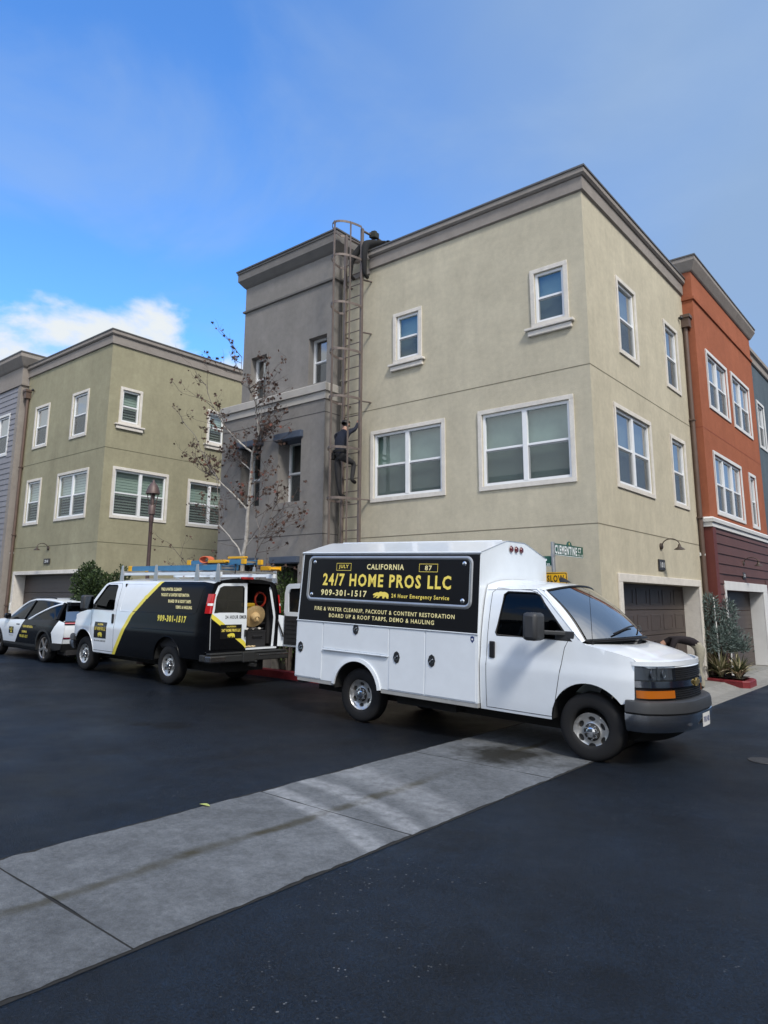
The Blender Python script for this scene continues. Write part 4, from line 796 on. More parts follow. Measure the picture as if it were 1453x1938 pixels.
for s in (-1, 1):
    bo, do = body_side(TR, WB, s, cab_out, [WIN(WB)], DOOR(WB), 'door', lambda c: 0, [M_white])
    door_common(do, WB, s, WIN(WB)); side_strip(do, WB, DOOR(WB) + DOOR(WB)[:1], .0045, M_seam, s)
    side_strip(bo, WB, [(2.10, 1.985), (X(-.72), 2.012), (X(-.56), 1.90), (X(-.10), 1.43)], .011, M_white, s, 'drip_moulding')
    ap = MB()
ws = van_front(TR, WB, 2.11)
def pillar_roof(root, WB, back, zt, rmat, ws):
    X = lambda a: WB + a
    for s, e in ((-1, 0), (1, 1)):
        ap = MB(); ap.grid(lambda u, v: tuple(Vector(ws(e, v)).lerp(Vector((X(lerp(-.07, -.61, v)), s * hw(-.1, lerp(1.404, 1.985, v)) * .999, lerp(1.404, 1.985, v))), u) + Vector((.012 * math.sin(PI * u), 0, .01 * math.sin(PI * u)))), 4, 10); ap.build('windscreen_pillar', M_white, root, smooth=60)
    rf = MB()
    def roof(u, v):
        t = u * 2 - 1; p = ws(u, 1); a = lerp(p[0], X(-.70), min(1, v * 12)) if v < 1 / 12 else lerp(X(-.70), back, (v - 1 / 12) * 12 / 11); zz = interp(zt, a - WB)
        w = lerp(.80, hw(-1, zz), min(1, v * 12)); cr = .085 * (1 - abs(t) ** 2.6)
        z = lerp(p[2], zz + cr, min(1, v * 12)); return (a, t * w, z)
    rf.grid(roof, 28, 36); return rf.build('roof', rmat, root, smooth=60)
pillar_roof(TR, WB, 2.085, [(-1.45, 2.05), (-1.3, 2.05), (-.7, 2.02)], M_white, ws)
mirror(TR, WB, -1); mirror(TR, WB, 1)
b = MB(); b.box(2.1, X(-.52), -.93, .93, .5, .56); b.box(2.09, 2.12, -.76, .76, .55, 2.0)
for t in (-.42, .42): b.box(2.22, 2.38, t - .25, t + .25, .9, 1.55); b.box(2.25, 2.75, t - .25, t + .25, .75, .95); b.box(2.27, 2.37, t - .12, t + .12, 1.56, 1.75)
b.grid(lambda u, v: (X(-.38 + .42 * v), lerp(-.9, .9, u), 1.36 - .03 * (1 - v)), 6, 3); b.box(X(-.38), X(-.3), -.9, .9, .9, 1.36); b.tube([(X(-.62 + .05 * math.sin(a)), .42 + .19 * math.cos(a), 1.22 + .19 * math.sin(a)) for a in [2 * PI * i / 20 for i in range(20)]], .016, 6, closed=True); b.build('interior', M_int, TR, bevel=.02)
b = MB(); b.box(-1.2, X(.45), -.55, .55, .30, .50); b.box(S0 + .05, -.48, -.95, .95, .50, .528); b.box(.48, 2.0, -.95, .95, .50, .528); b.bar((0, -.8, .385), (0, .8, .385), .12); b.bar((WB, -.8, .385), (WB, .8, .385), .10); b.box(-1.33, -1.2, -.9, .9, .42, .50); b.box(.6, 1.6, -.8, -.55, .33, .5); b.build('chassis', M_under, TR)
b = MB(); b.tube([(X(.02), -.87, 1.385), (X(.02), -.87, 1.41)], .018, 8); b.tube([(X(.02), -.87, 1.40), (X(.0), -.87, 1.80), (X(-.01), -.87, 2.0)], [.004, .003, .002], 6); b.build('aerial', M_black, TR)
b = MB(); b.grid(lambda u, v: (X(-.60 - .17 * u), .0 + (v - .5) * .07, 2.115 + .075 * math.sin(PI * min(1, u * 1.15) * .6) * (1 - (2 * v - 1) ** 2) * u ** .7), 10, 6); b.build('roof_antenna', M_black, TR, smooth=60)
b = MB(); BPX = lambda u: X(.985 - .36 * abs(u / .975) ** 3.2); b.grid(lambda u, v: (BPX(lerp(-.08, .22, u)) + .024, lerp(-.08, .22, u), lerp(.49, .64, v)), 4, 2); b.grid(lambda u, v: (BPX(lerp(-.08, .22, u)) + .020, lerp(-.08, .22, u), lerp(.49, .64, v)), 4, 2); b.build('number_plate', M_whitep, TR)
b = MB(); write(b, '7HX 482', -.05, .19, .535, .60, lambda u, v: (BPX(u) + .026, u, v), .03); b.build('plate_number', mat('plate_blue', (.03, .05, .2), .5), [c for c in TR.children if c.name.startswith('number_plate')][0])
pitch_parts(TR, .018, .4)
# ---------------------------------------------------------------- black and white cargo van
VN = thing('cargo_van', 'black and white cargo van with yellow stripe and open rear door', 'van', (-7.7675, -2.299, .102)); VN.rotation_euler = (0, -.012, R(179.3))
WB = 3.43; X = lambda a: 3.43 + a
for x in (0, WB):
    for s in (-1, 1): wheel(VN, x, .93 * s, s).name = 'wheel'
van_out = [(-1.20, .56), (-.458, .56)] + arc(0, .475, .465, 169, 0, 18) + [(.48, .455), (X(-.465), .455)] + arc(X(0), .475, .465, 180, 36, 18) + [(X(.42), .76), (X(.515), .785), (X(.525), .84), (X(.528), 1.0), (X(.525), 1.25)] + [(X(a), z) for a, z in HOODE[::-1][1:]] + [(X(-.61), 1.985), (X(-.70), 2.02), (X(-1.3), 2.05), (-.9, 2.05), (-1.225, 2.02), (-1.27, 1.6), (-1.285, 1.35), (-1.26, .8)]
fe = [(.50, 2.12), (.70, 2.03), (1.53, 1.31), (2.135, .46), (2.2, .35)]; re_ = [(.34, 2.12), (.54, 2.03), (1.395, 1.31), (2.005, .46), (2.07, .35)]
xe = lambda tab, z: interp([(b_, a_) for a_, b_ in tab[::-1]], z)
clip = lambda tab: [(x, z) for x, z in tab if .455 < z < 2.05]
vpaint = lambda c: 0 if c[0] > xe(fe, c[1]) else (2 if c[0] > xe(re_, c[1]) else 1)
fcut = [(xe(fe, z), z) for z in (2.049, 1.31, .9, .4555)]; rcut = [(xe(re_, z), z) for z in (2.049, 1.31, .9, .4555)]
for s in (-1, 1):
    bo, do = body_side(VN, WB, s, van_out, [WIN(WB)], DOOR(WB), 'door', vpaint, [M_white, M_vblack, M_yell], [(fcut, False), (rcut, False)])
    door_common(do, WB, s, WIN(WB)); side_strip(do, WB, DOOR(WB) + DOOR(WB)[:1], .0045, M_seam, s)
    for p0, p1, m_ in (([(1.50, 1.40), (1.90, 1.40), (1.93, 1.45), (1.90, 1.94), (1.86, 1.985), (.72, 2.0)], 0, M_white), ([(1.40, 1.40), (-.80, 1.415), (-.90, 1.46), (-.98, 1.95), (-.94, 2.0), (.42, 2.0)], 0, M_vblack)): side_strip(bo, WB, p0, .008, m_, s, 'panel_rib')
    side_strip(bo, WB, [(1.36, 1.06), (0.6, 1.07), (-.9, 1.07)], .007, M_vblack, s, 'panel_rib')
    side_strip(bo, WB, [(x, z) for x, z in arc(0, .475, .475, 165, 0, 16)], .012, M_vblack, s, 'arch_lip'); side_strip(bo, WB, [(x, z) for x, z in arc(X(0), .475, .475, 180, 40, 16)], .012, M_white, s, 'arch_lip')
    m_ = 20
    for c_ in (0, WB): g = MB(); g.add([(x, s * y, z) for y in (.45, .95) for x, z in arc(c_, .475, .468, 180, 0, m_)], [(i, i + 1, m_ + 2 + i, m_ + 1 + i) for i in range(m_)]); g.build('wheel_well', M_under, VN)
    t_ = MB(); t_.grid(lambda u, v: (lerp(-1.30, -1.13, abs(2 * u - 1) ** 3 if u > .5 else 0) if u > .5 else -1.30 - .004, s * (lerp(.80, .90, u * 2) if u <= .5 else (hw(-4.62, lerp(1.44, 1.81, v)) + .012) * 1.0), lerp(1.44, 1.81, v)), 12, 4); 
    t_ = MB(); pl = [(-1.292, .872), (-1.298, .90), (-1.283, .925), (-1.22, .942), (-1.155, .950)]
    def tl(u, v):
        k = u * 4; i = min(3, int(k)); f_ = k - i; z = lerp(1.44, 1.815, v); dz = (hw(-4.6, z) - hw(-4.6, 1.44)); return (lerp(pl[i][0], pl[i + 1][0], f_), s * (lerp(pl[i][1], pl[i + 1][1], f_) + dz), z)
    t_.grid(lambda u, v: tl(u, v), 8, 6); to = t_.build('tail_light', M_red, VN, smooth=50)
    t_ = MB(); t_.grid(lambda u, v: (lambda p: (p[0] - .004, p[1] + s * .004, p[2]))(tl(.05 + .8 * u, lerp(.40, .52, v))), 8, 2); t_.build('reverse_lamp', mat('white_lens', (.8, .75, .75), .2, coat=.6), to, smooth=50)
ws = van_front(VN, WB, 2.11)
rf = pillar_roof(VN, WB, -1.225, [(-4.66, 2.02), (-4.33, 2.05), (-1.3, 2.05), (-.7, 2.02)], M_white, ws); mirror(VN, WB, 1); mirror(VN, WB, -1)
FV = lambda off: (lambda u, v: (u, hw(u - 3.43, v) + off, v))
def W(s_, u0, u1, v0, v1, bold, sl, mi): b = MB(); write(b, s_, u0, u1, v0, v1, FV(.004), bold, None, sl); b.build('lettering', (M_yell, M_pale)[mi], VN, fix=False)
W('FIRE & WATER CLEANUP', .47, -.25, 1.86, 1.925, .04, -.06, 1); W('PACKOUT & CONTENT RESTORATION', .42, -.56, 1.745, 1.81, .04, -.04, 1); W('BOARD UP & ROOF TARPS', .12, -.67, 1.62, 1.685, .04, -.04, 1); W('DEMO & HAULING', -.19, -.74, 1.505, 1.57, .04, -.04, 1); W('909-301-1517', .41, -.60, 1.235, 1.37, .05, 0, 0)
def plate_logo(mb, u0, u1, v0, v1, fn, fo):
    mb.grid(lambda u, v: fn(lerp(u0, u1, u), lerp(v0, v1, v)), 3, 3, 0); w = u1 - u0; h = v1 - v0
    write(mb, 'CALIFORNIA', u0 + .28 * w, u0 + .72 * w, v0 + .80 * h, v0 + .92 * h, fo, .03, 1); write(mb, '24/7 HOME PROS LLC', u0 + .06 * w, u0 + .94 * w, v0 + .48 * h, v0 + .70 * h, fo, .04, 1); bear(mb, u0 + .32 * w, u0 + .68 * w, v0 + .08 * h, v0 + .40 * h, fo, 2)
b = MB(); plate_logo(b, 2.92, 2.38, .775, 1.13, FV(.004), FV(.006)); write(b, '24 HOUR SERVICE', 2.90, 2.40, .70, .735, FV(.005), .03, 3); b.build('door_decal', [M_sign, M_gold, M_yell, M_bump], VN, fix=False)
# rear face with its opening
out = [(-.90, .56), (.90, .56), (.945, .8), (.95, 1.1), (.94, 1.35), (.905, 1.6), (.86, 1.85), (.80, 2.02), (.70, 2.075), (.4, 2.12), (0, 2.135), (-.4, 2.12), (-.70, 2.075), (-.80, 2.02), (-.86, 1.85), (-.905, 1.6), (-.94, 1.35), (-.95, 1.1), (-.945, .8)]
opn = [(-.82, .745), (.86, .745), (.875, 1.35), (.80, 1.80), (.72, 1.98), (.62, 2.03), (0, 2.05), (-.62, 2.03), (-.72, 1.98), (-.80, 1.80), (-.845, 1.35)]
V, T_ = panel(out, [opn], step=.09); b = MB(); RB = lambda t, z: (-1.285 + .05 * abs(t / .95) ** 4 + .045 * max(0, z - 1.35), t, z)
vs, fs = sub(V, T_, lambda c: True, RB); b.add(vs, fs); k = len(opn); b.add([RB(t, z) for t, z in opn] + [(RB(t, z)[0] + .07, t * .98, z) for t, z in opn], [(i, (i + 1) % k, k + (i + 1) % k, k + i) for i in range(k)]); b.build('rear_frame', M_vblack, VN, smooth=40)
def rpaint(c): t, z = c; zl = lerp(1.40, .79, (.90 - t) / .90); return 0 if z > zl + .07 else (2 if z > zl - .03 else 1)
dl = [(.012, .75), (.852, .75), (.868, 1.35), (.80, 1.80), (.72, 1.97), (.62, 2.025), (.012, 2.04)]; wl = [(.09, 1.455), (.80, 1.455), (.755, 1.75), (.68, 1.93), (.60, 1.965), (.12, 1.975), (.09, 1.94)]
c1 = [(.86, lerp(1.40, .79, .04 / .9) + .07), (.0125, lerp(1.40, .79, .8875 / .9) + .07)]; c2 = [(p[0], p[1] - .10) for p in c1]; c2[1] = (.09, lerp(1.40, .79, .81 / .9) - .03)
V, T_ = panel(dl, [wl], [([(.845, c1[0][1] - .01), (.03, lerp(1.40, .79, .87 / .9) + .07)], False), ([(.845, lerp(1.40, .79, .055 / .9) - .03), (.10, lerp(1.40, .79, .80 / .9) - .03)], False)], .09)
RD = lambda off: (lambda t, z: (RB(t, z)[0] - .012 - off, t, z))
b = MB()
for mi in range(3):
    vs, fs = sub(V, T_, lambda c: rpaint(c) == mi, RD(0)); b.add(vs, fs, mi)
k = len(dl); b.add([RD(0)(t, z) for t, z in dl] + [(RD(0)(t, z)[0] + .05, t, z) for t, z in dl], [(i, (i + 1) % k, k + (i + 1) % k, k + i) for i in range(k)], 0)
rd = b.build('rear_door', [M_white, M_vblack, M_yell], VN, smooth=40); rd['label'] = 'closed rear door with yellow stripe and plate logo'
b = MB(); V, T_ = panel(wl, step=.2); vs, fs = sub(V, T_, lambda c: True, RD(-.012)); b.add(vs, fs); b.build('rear_window', glassmat('rear_glass', (.6, .75, .78), .05, .25), rd)
b = MB(); b.tube([RD(-.004)(t, z) for t, z in wl], .012, 6, closed=True); b.build('window_seal', M_black, rd, smooth=60)
b = MB(); plate_logo(b, .655, .135, .955, 1.225, lambda u, v: RD(.006)(u, v), lambda u, v: RD(.008)(u, v)); write(b, '24 HOUR EMER', .55, .02, 1.335, 1.405, RD(.004), .03, 3); b.build('door_decal', [M_sign, M_gold, M_yell, M_bump], rd, fix=False)
b = MB(); b.box(-1.36, -1.30, .04, .07, .98, 1.12); b.build('door_handle', M_black, rd, bevel=.01)
# opened right-hand door, swung straight back on its hinges
do = [(-1.36, .76), (-1.36, 1.35), (-1.39, 1.85), (-1.44, 2.0), (-1.52, 2.05), (-2.17, 2.075), (-2.20, 2.05), (-2.20, .76)]; dw = [(-1.50, 1.47), (-1.50, 1.85), (-1.56, 1.95), (-2.08, 1.97), (-2.11, 1.94), (-2.11, 1.47)]
V, T_ = panel(do, [dw], step=.12); b = MB()
for y in (-.94, -1.0):
    vs, fs = sub(V, T_, lambda c: True, lambda x, z: (x, y - .05 * max(0, z - 1.35) * -1, z)); b.add(vs, fs)
for pl_ in (do, dw): k = len(pl_); b.add([(x, y + .05 * max(0, z - 1.35), z) for y in (-.94, -1.0) for x, z in pl_], [(i, (i + 1) % k, k + (i + 1) % k, k + i) for i in range(k)])
od = b.build('rear_door', M_white, VN, smooth=30); od['label'] = 'open rear door showing its black inner trim'
b = MB(); b.box(-2.14, -1.40, -.939, -.915, .80, 1.385)
for i in range(6): b.box(-2.10, -1.46, -.914, -.908, .85 + .085 * i, .885 + .085 * i)
b.build('door_trim', mat('black_trim_panel', (.016, .017, .02), .6), od, bevel=.008)
b = MB(); V, T_ = panel(dw, step=.2); vs, fs = sub(V, T_, lambda c: True, lambda x, z: (x, -.965 + .05 * max(0, z - 1.35), z)); b.add(vs, fs); b.build('door_window', mat('dark_door_glass', (.010, .011, .012), .15, spec=.25), od)
b = MB(); b.add([(-1.275, -.86, .76), (-1.37, -.955, .76), (-1.37, -.955, 1.38), (-1.275, -.87, 1.40)], [(0, 1, 2, 3)]); b.bar((-1.37, -.955, .76), (-1.37, -.955, 1.38), .04, .04); b.build('door_hinge', M_white, VN); b = MB(); b.bar((-1.27, -.84, 1.30), (-1.40, -.90, .98), .025); b.ball((-1.40, -.90, .98), .03, 8); b.build('door_stay', M_black, VN)
b = MB(); b.box(-1.46, -1.30, -.98, .98, .66, .70, 0); b.box(-1.47, -1.28, -1.0, 1.0, .52, .655, 0); b.box(-1.28, -1.12, .93, 1.0, .53, .66, 0); b.box(-1.476, -1.30, .62, 1.004, .53, .645, 1); b.box(-1.476, -1.30, -1.004, -.2, .60, .645, 1); b.box(-1.50, -1.30, -.10, .22, .50, .70, 0); b.build('rear_bumper', [M_cladding, mat('dark_chrome', (.16, .16, .17), .25, .9)], VN, bevel=.02)
b = MB(); b.box(-1.275, -1.22, -.14, .16, 2.115, 2.165); b.build('brake_light', M_red, VN, bevel=.01)
b = MB(); b.box(-1.22, 2.0, -.86, .86, .70, .745, 0); b.box(1.9, 1.95, -.86, .86, .7, 2.0, 1); b.add([(-1.2, -.90, .74), (1.95, -.90, .74), (1.95, -.80, 2.0), (-1.2, -.80, 2.0)], [(0, 1, 2, 3)], 1); b.add([(-1.2, .90, .74), (1.95, .90, .74), (1.95, .80, 2.0), (-1.2, .80, 2.0)], [(0, 1, 2, 3)], 1); b.box(-1.29, -1.20, -.82, .0, .72, .755, 2); b.add([(-1.21, -.80, .76), (-1.21, -.845, 1.35), (-1.17, -.72, 1.98), (-1.17, -.66, 1.98), (-1.21, -.78, 1.35), (-1.21, -.74, .76)], [(0, 1, 2, 3, 4, 5)], 2)
for i in range(4): b.box(-1.0 + .7 * i, -.94 + .7 * i, -.87, -.80, .8, 1.9, 1)
for z in (1.2, 1.65): b.box(-.9, 1.8, -.84, -.45, z, z + .03, 1); b.box(-.9, 1.8, .45, .84, z, z + .03, 1)
b.box(1.95, X(-.52), -.88, .88, .5, .56, 1)
for t in (-.42, .42): b.box(2.12, 2.28, t - .25, t + .25, .9, 1.55, 1); b.box(2.15, 2.65, t - .25, t + .25, .75, .95, 1)
b.box(X(-.38), X(-.02), -.9, .9, .95, 1.35, 1); b.build('interior', [mat('rubber_floor', (.03, .03, .032), .8), M_int, M_white], VN, fix=False)
b = MB(); b.box(-1.2, X(.45), -.55, .55, .30, .50); b.box(-1.2, -.5, -.9, .9, .56, .62); b.box(.5, 2.9, -.9, .9, .54, .62); b.bar((0, -.8, .385), (0, .8, .385), .12); b.bar((-1.3, 0, .45), (-1.62, 0, .45), .06); b.box(.5, 2.9, .86, .95, .44, .5); b.ball((-1.62, 0, .52), .03, 10); b.build('chassis', M_under, VN)
# roof rack
b = MB()
for s in (-1, 1): b.box(-1.05, 2.40, s * .70 - .03, s * .70 + .03, 2.185, 2.245, 0); b.box(-1.28, -1.05, s * .70 - .035, s * .70 + .035, 2.16, 2.25, 0)
for x in (-1.24, -.55, .95, 2.33):
    b.box(x - .04, x + .04, -.72, .72, 2.246, 2.285, 1)
    for s in (-1, 1): b.prism([(-.085, 2.05), (.085, 2.05), (.06, 2.25), (.035, 2.41), (-.035, 2.41), (-.06, 2.25)], lambda u, v, d: (x + u, s * (.735 + d), v), 0, .018, 1)
b.build('roof_rack', [M_white, M_alu], VN, bevel=.006)
# ladders and cargo: things of their own, placed in the van's frame
VM = VN.matrix_basis.copy()
def vplace(o): o.matrix_world = Matrix.Translation(VN.location) @ VN.rotation_euler.to_matrix().to_4x4() @ o.matrix_basis; return o
M_lblue = mat('blue_fibreglass', (.05, .20, .37), .45, mott=[(5, .1)]); M_lyel = mat('yellow_plastic', (.75, .40, .015), .45)
def ladder(label, s0, s1, t0, t1, z, h, ends):
    r = thing('ladder', label, 'ladder', group='ladders tied on the roof rack of the van')
    for t in (t0, t1):
        b = MB(); b.box(s0, s1, t - .012, t + .012, z, z + h); sgn = 1 if t == t0 else -1; b.box(s0, s1, min(t, t + sgn * .03), max(t, t + sgn * .03), z + h - .012, z + h); b.box(s0, s1, min(t, t + sgn * .03), max(t, t + sgn * .03), z, z + .012); b.build('rail', M_lblue, r)
        for e in ends: b = MB(); b.box(e - .06, e + .06, t - .02, t + .035, z - .008, z + h + .008); b.build('end_cap', M_lyel, r, bevel=.008)
    k = int((s1 - s0) / .3)
    for i in range(k): b = MB(); x = s0 + .15 + .3 * i; b.box(x - .04, x + .04, t0, t1, z + h * .3, z + h * .7); b.build('rung', M_alu, r)
    return vplace(r)
ladder('long blue fibreglass ladder lying lowest on the van roof rack', -1.15, 2.20, .18, .62, 2.29, .105, (2.19,))
ladder('shorter blue fibreglass ladder stacked on top with yellow feet overhanging the back', -1.75, .05, .10, .52, 2.41, .085, (.05, -1.75))
for lab, bx in (('long yellow ladder end lashed beside the orange rope', (-1.30, -.74, .52, .64, 2.43, 2.49)), ('yellow ladder end sticking out furthest at the back corner of the van roof', (-1.86, -1.56, -.36, -.06, 2.30, 2.385)), ('yellow ladder end on top of the stacked ladders', (-1.22, -.66, .0, .08, 2.545, 2.59))):  # ends of other ladders, added as separate loose pieces
    b = MB(); x0, x1, t0, t1, z0_, z1_ = bx; b.box(x0, x1, t0, t0 + .022, z0_, z1_); b.box(x0, x1, t1 - .022, t1, z0_, z1_); b.box(x0, x1, t0 + .022, t1 - .022, z0_ + .02, z0_ + .035); b.bar((x0 + .04, t0 - .01, (z0_ + z1_) / 2), (x0 + .04, t1 + .01, (z0_ + z1_) / 2), .03); vplace(tag(b.build('ladder_end', M_lyel, None, bevel=.008), lab, 'ladder part', 'yellow ladder ends on the van roof'))
b = MB()
for i in range(5): b.tube([(-.62 + .11 * math.cos(a) * 1.2, .52 + .03 * i + .02 * math.cos(a), 2.50 + .065 * math.sin(a)) for a in [2 * PI * j / 18 for j in range(18)]], .012, 6, closed=True)
vplace(tag(b.build('rope', mat('orange_rope', (.62, .15, .07), .8), None, smooth=60), 'coil of orange rope tied over the ladders on the van roof', 'rope'))
b = MB(); b.tube([(-1.28, .0, 2.29), (-1.42, .04, 2.35), (-1.30, .12, 2.44), (-1.22, .3, 2.52), (-1.36, .42, 2.46), (-1.50, .52, 2.32), (-1.46, .5, 2.22)], .011, 6); vplace(tag(b.build('strap', M_black, None, smooth=60), 'black tie down strap hanging off the back of the roof rack', 'strap'))
b = MB(); b.lathe([(.235, -.03), (.24, -.02), (.20, -.005), (.15, .0), (.105, .005), (.10, .05), (.085, .11), (.06, .125), (.02, .10), (0, .095)], 28, (-1.10, -.36, 1.36), (-1, .25, -.42)); b.ball((-1.10 - .11, -.36 + .03, 1.36 - .05), (.035, .03, .05), 10)
vplace(tag(b.build('straw_hat', mat('straw', (.52, .36, .17), .8, mott=[(30, .15), (5, .1)], bump=[(120, .4)]), None, smooth=50), 'round straw hat hanging in the open back of the van', 'hat'))
b = MB(); b.box(-1.16, -.75, -.62, -.14, .756, 1.04); b.box(-1.165, -.74, -.63, -.13, 1.041, 1.085); b.tube([(-1.17, -.50, .96), (-1.20, -.5, .98), (-1.20, -.26, .98), (-1.17, -.26, .96)], .012, 6); vplace(tag(b.build('tool_case', mat('case_black', (.02, .02, .022), .5), None, bevel=.02), 'black tool case standing on the van floor under the straw hat', 'tool case'))
rnd = random.Random(5); b = MB(); b.grid(lambda u, v: (-1.12 + .30 * u, -.60 + .48 * v, 1.088 + .05 * abs(math.sin(7 * u + 2)) * abs(math.sin(9 * v + 1)) + .004), 14, 14); vplace(tag(b.build('rag', mat('white_cloth', (.55, .53, .50), .9), None, smooth=70), 'crumpled white cloth lying on top of the black tool case', 'cloth'))
b = MB(); b.grid(lambda u, v: (-1.27 + .10 * u, -.28 + .24 * v, .758 + .035 * abs(math.sin(8 * v + 1) * math.sin(5 * u + .6)) + .003), 8, 14); vplace(tag(b.build('rag', mat('beige_cloth', (.55, .42, .24), .9), None, smooth=70), 'beige cloth crumpled on the white door sill of the van', 'cloth'))
b = MB()
for i in range(4): b.tube([(-.95 - .03 * i, -.60 + .14 * math.cos(a) + .02 * i, 1.70 + .15 * math.sin(a) + .02 * rnd.random()) for a in [2 * PI * j / 20 for j in range(20)]], .018, 6, closed=True)
vplace(tag(b.build('hose', mat('red_hose', (.35, .03, .012), .5), None, smooth=60), 'coil of red air hose hanging inside the van at the right', 'hose'))
b = MB(); b.box(-1.06, -.90, -.40, -.14, 1.56, 1.64); b.box(-1.04, -.92, -.30, -.22, 1.42, 1.56); vplace(tag(b.build('cordless_drill', mat('tool_yellow', (.60, .36, .02), .5), None, bevel=.02), 'yellow power tool on the shelf above the straw hat', 'power tool'))
# ---------------------------------------------------------------- white electric crossover at the left edge
CR = thing('crossover_car', 'white and black liveried crossover car parked nose away at the left edge', 'car', (-13.5, -2.13, .168)); CR.rotation_euler = (0, -.0113, R(178.6))
WC = 2.95
for x in (0, WC):
    for s in (-1, 1): wheel(CR, x, .925 * s, s, .365, .262, .23, 'alloy').name = 'wheel'
CW = [(.26, .86), (.34, .925), (.5, .95), (.75, .972), (.92, .965), (1.0, .945), (1.06, .915)]
def chw(x, z):
    w = interp(CW, z)
    if x > 2.9: w *= 1 - .20 * ((x - 2.9) / .95) ** 2.2
    if x < -.25: w *= 1 - .115 * ((-.25 - x) / .68) ** 2
    return w
belt = [(-.88, 1.02), (-.6, 1.075), (0, 1.065), (1.2, 1.035), (2.3, 1.01), (2.75, 1.0), (3.2, .965), (3.7, .875), (3.86, .80)]
arcs = lambda c: arc(c, .375, .40, 192, -12, 20)
cout = [(-.80, .36), (-.40, .30)] + arc(0, .375, .40, 191, -11, 20) + [(.45, .26), (WC - .45, .26)] + arc(WC, .375, .40, 195, -8, 20) + [(3.40, .30), (3.75, .34), (3.88, .55), (3.86, .80)] + belt[::-1][1:] + [(-.915, .95), (-.925, .75), (-.86, .50)]
cdoor = [(1.32, .36), (1.34, .9), (1.38, 1.03), (2.36, 1.006), (2.42, .8), (2.50, .42), (2.4, .36)]; rdoor = [(.50, .60), (.36, .82), (.30, 1.05), (1.36, 1.03), (1.31, .9), (1.29, .36), (.55, .36)]
rq = lambda z: interp([(.40, -.50), (.52, -.50), (.76, -.44), (1.0, -.62), (1.2, -.70)], z)
ccut = [([(a + .46 * math.cos(R(q)), .375 + .46 * math.sin(R(q))) for q in range(4, 177, 6)], False) for a in (0, 2.95)] + [([(.47, .42), (2.48, .42)], False), ([(-.50, .51), (-.86, .51)], False), ([(rq(z), z) for z in (.53, .64, .76, .88, 1.0, 1.06)], False)]
def cpaint(c):
    x, z = c
    for a in (0, WC):
        if math.hypot(x - a, z - .375) < .46: return 2
    if z < .42 or (x < -.42 and z < .51): return 2
    return 1 if rq(z) < x < lerp(1.72, 1.22, (z - .4) / .62) else 0
fl = [(lerp(1.72, 1.22, (z - .4) / .62), z) for z in (.43, .7, 1.03)]
for s in (-1, 1):
    V, T_ = panel(cout, [], [(cdoor, True), (rdoor, True), (fl, False)] + ccut, .05); F_ = lambda x, z: (x, s * chw(x, z), z); b = MB(); 
    parts = [('side_panel', lambda c: not inpoly(c, cdoor) and not inpoly(c, rdoor)), ('door', lambda c: inpoly(c, cdoor)), ('door', lambda c: inpoly(c, rdoor))]
    for nm, ts in parts:
        b = MB()
        for mi in range(3):
            vs, fs = sub(V, T_, lambda c: ts(c) and cpaint(c) == mi, F_)
            if fs: b.add(vs, fs, mi)
        o_ = b.build(nm, [M_white, M_vblack, M_cladding], CR, smooth=40)
        if nm == 'door':
            pl = cdoor if inpoly((1.9, .7), cdoor) and ts((1.9, .7)) else rdoor
            g = MB(); g.tube([(x, s * (chw(x, z) - .001), z) for x, z in pl], .0035, 5, closed=True); g.build('door_gap', M_seam, o_)
            g = MB(); hx = pl[0][0] + (.13 if pl is cdoor else -.02) ; g.box(hx, hx + .2, s * (chw(hx, .9) - .004) - .008, s * (chw(hx, .9) + .004) + .004, .885, .91); g.build('door_handle', M_vblack, o_, bevel=.006)
    g = MB(); m_ = 16
    for c_ in (0, WC): g = MB(); g.add([(x, s * y, z) for y in (.5, .94) for x, z in arc(c_, .375, .40, 192, -12, m_)], [(i, i + 1, m_ + 2 + i, m_ + 1 + i) for i in range(m_)]); g.build('wheel_well', M_under, CR)
# hood, roof, glasshouse as one upper shell split into parts
gtop = [(2.62, 1.055), (2.35, 1.20), (1.95, 1.42), (1.62, 1.545), (1.2, 1.605), (.7, 1.615), (.2, 1.595), (-.2, 1.56), (-.42, 1.525)]
b = MB(); b.grid(lambda u, v: (lerp(2.55, 3.86, v) + .06 * (1 - (2 * u - 1) ** 2) * (1 if v > .5 else 1), (2 * u - 1) * chw(lerp(2.55, 3.86, v), interp(belt, lerp(2.55, 3.86, v))), interp(belt, lerp(2.55, 3.86, v)) + .05 * (1 - (2 * u - 1) ** 4)), 16, 14); b.build('hood', M_white, CR, smooth=60)
b = MB(); b.grid(lambda u, v: (lerp(3.9, 3.80, v) - .22 * abs(2 * u - 1) ** 3, (2 * u - 1) * .80, lerp(.30, .83, v)), 14, 6); b.build('front_bumper', M_cladding, CR, smooth=60)
def rw_(x): return interp([(-.42, .62), (.2, .66), (1.2, .68), (1.62, .67), (2.0, .70), (2.62, .80)], x)
def gh(x, s, k):  # k 0 belt .. 1 roof edge
    zb = interp(belt, x) - .005; zt = interp(gtop[::-1], x) - .055; return (x, s * lerp(chw(x, zb) - .035, rw_(x), k ** 1.1), lerp(zb, zt, k))
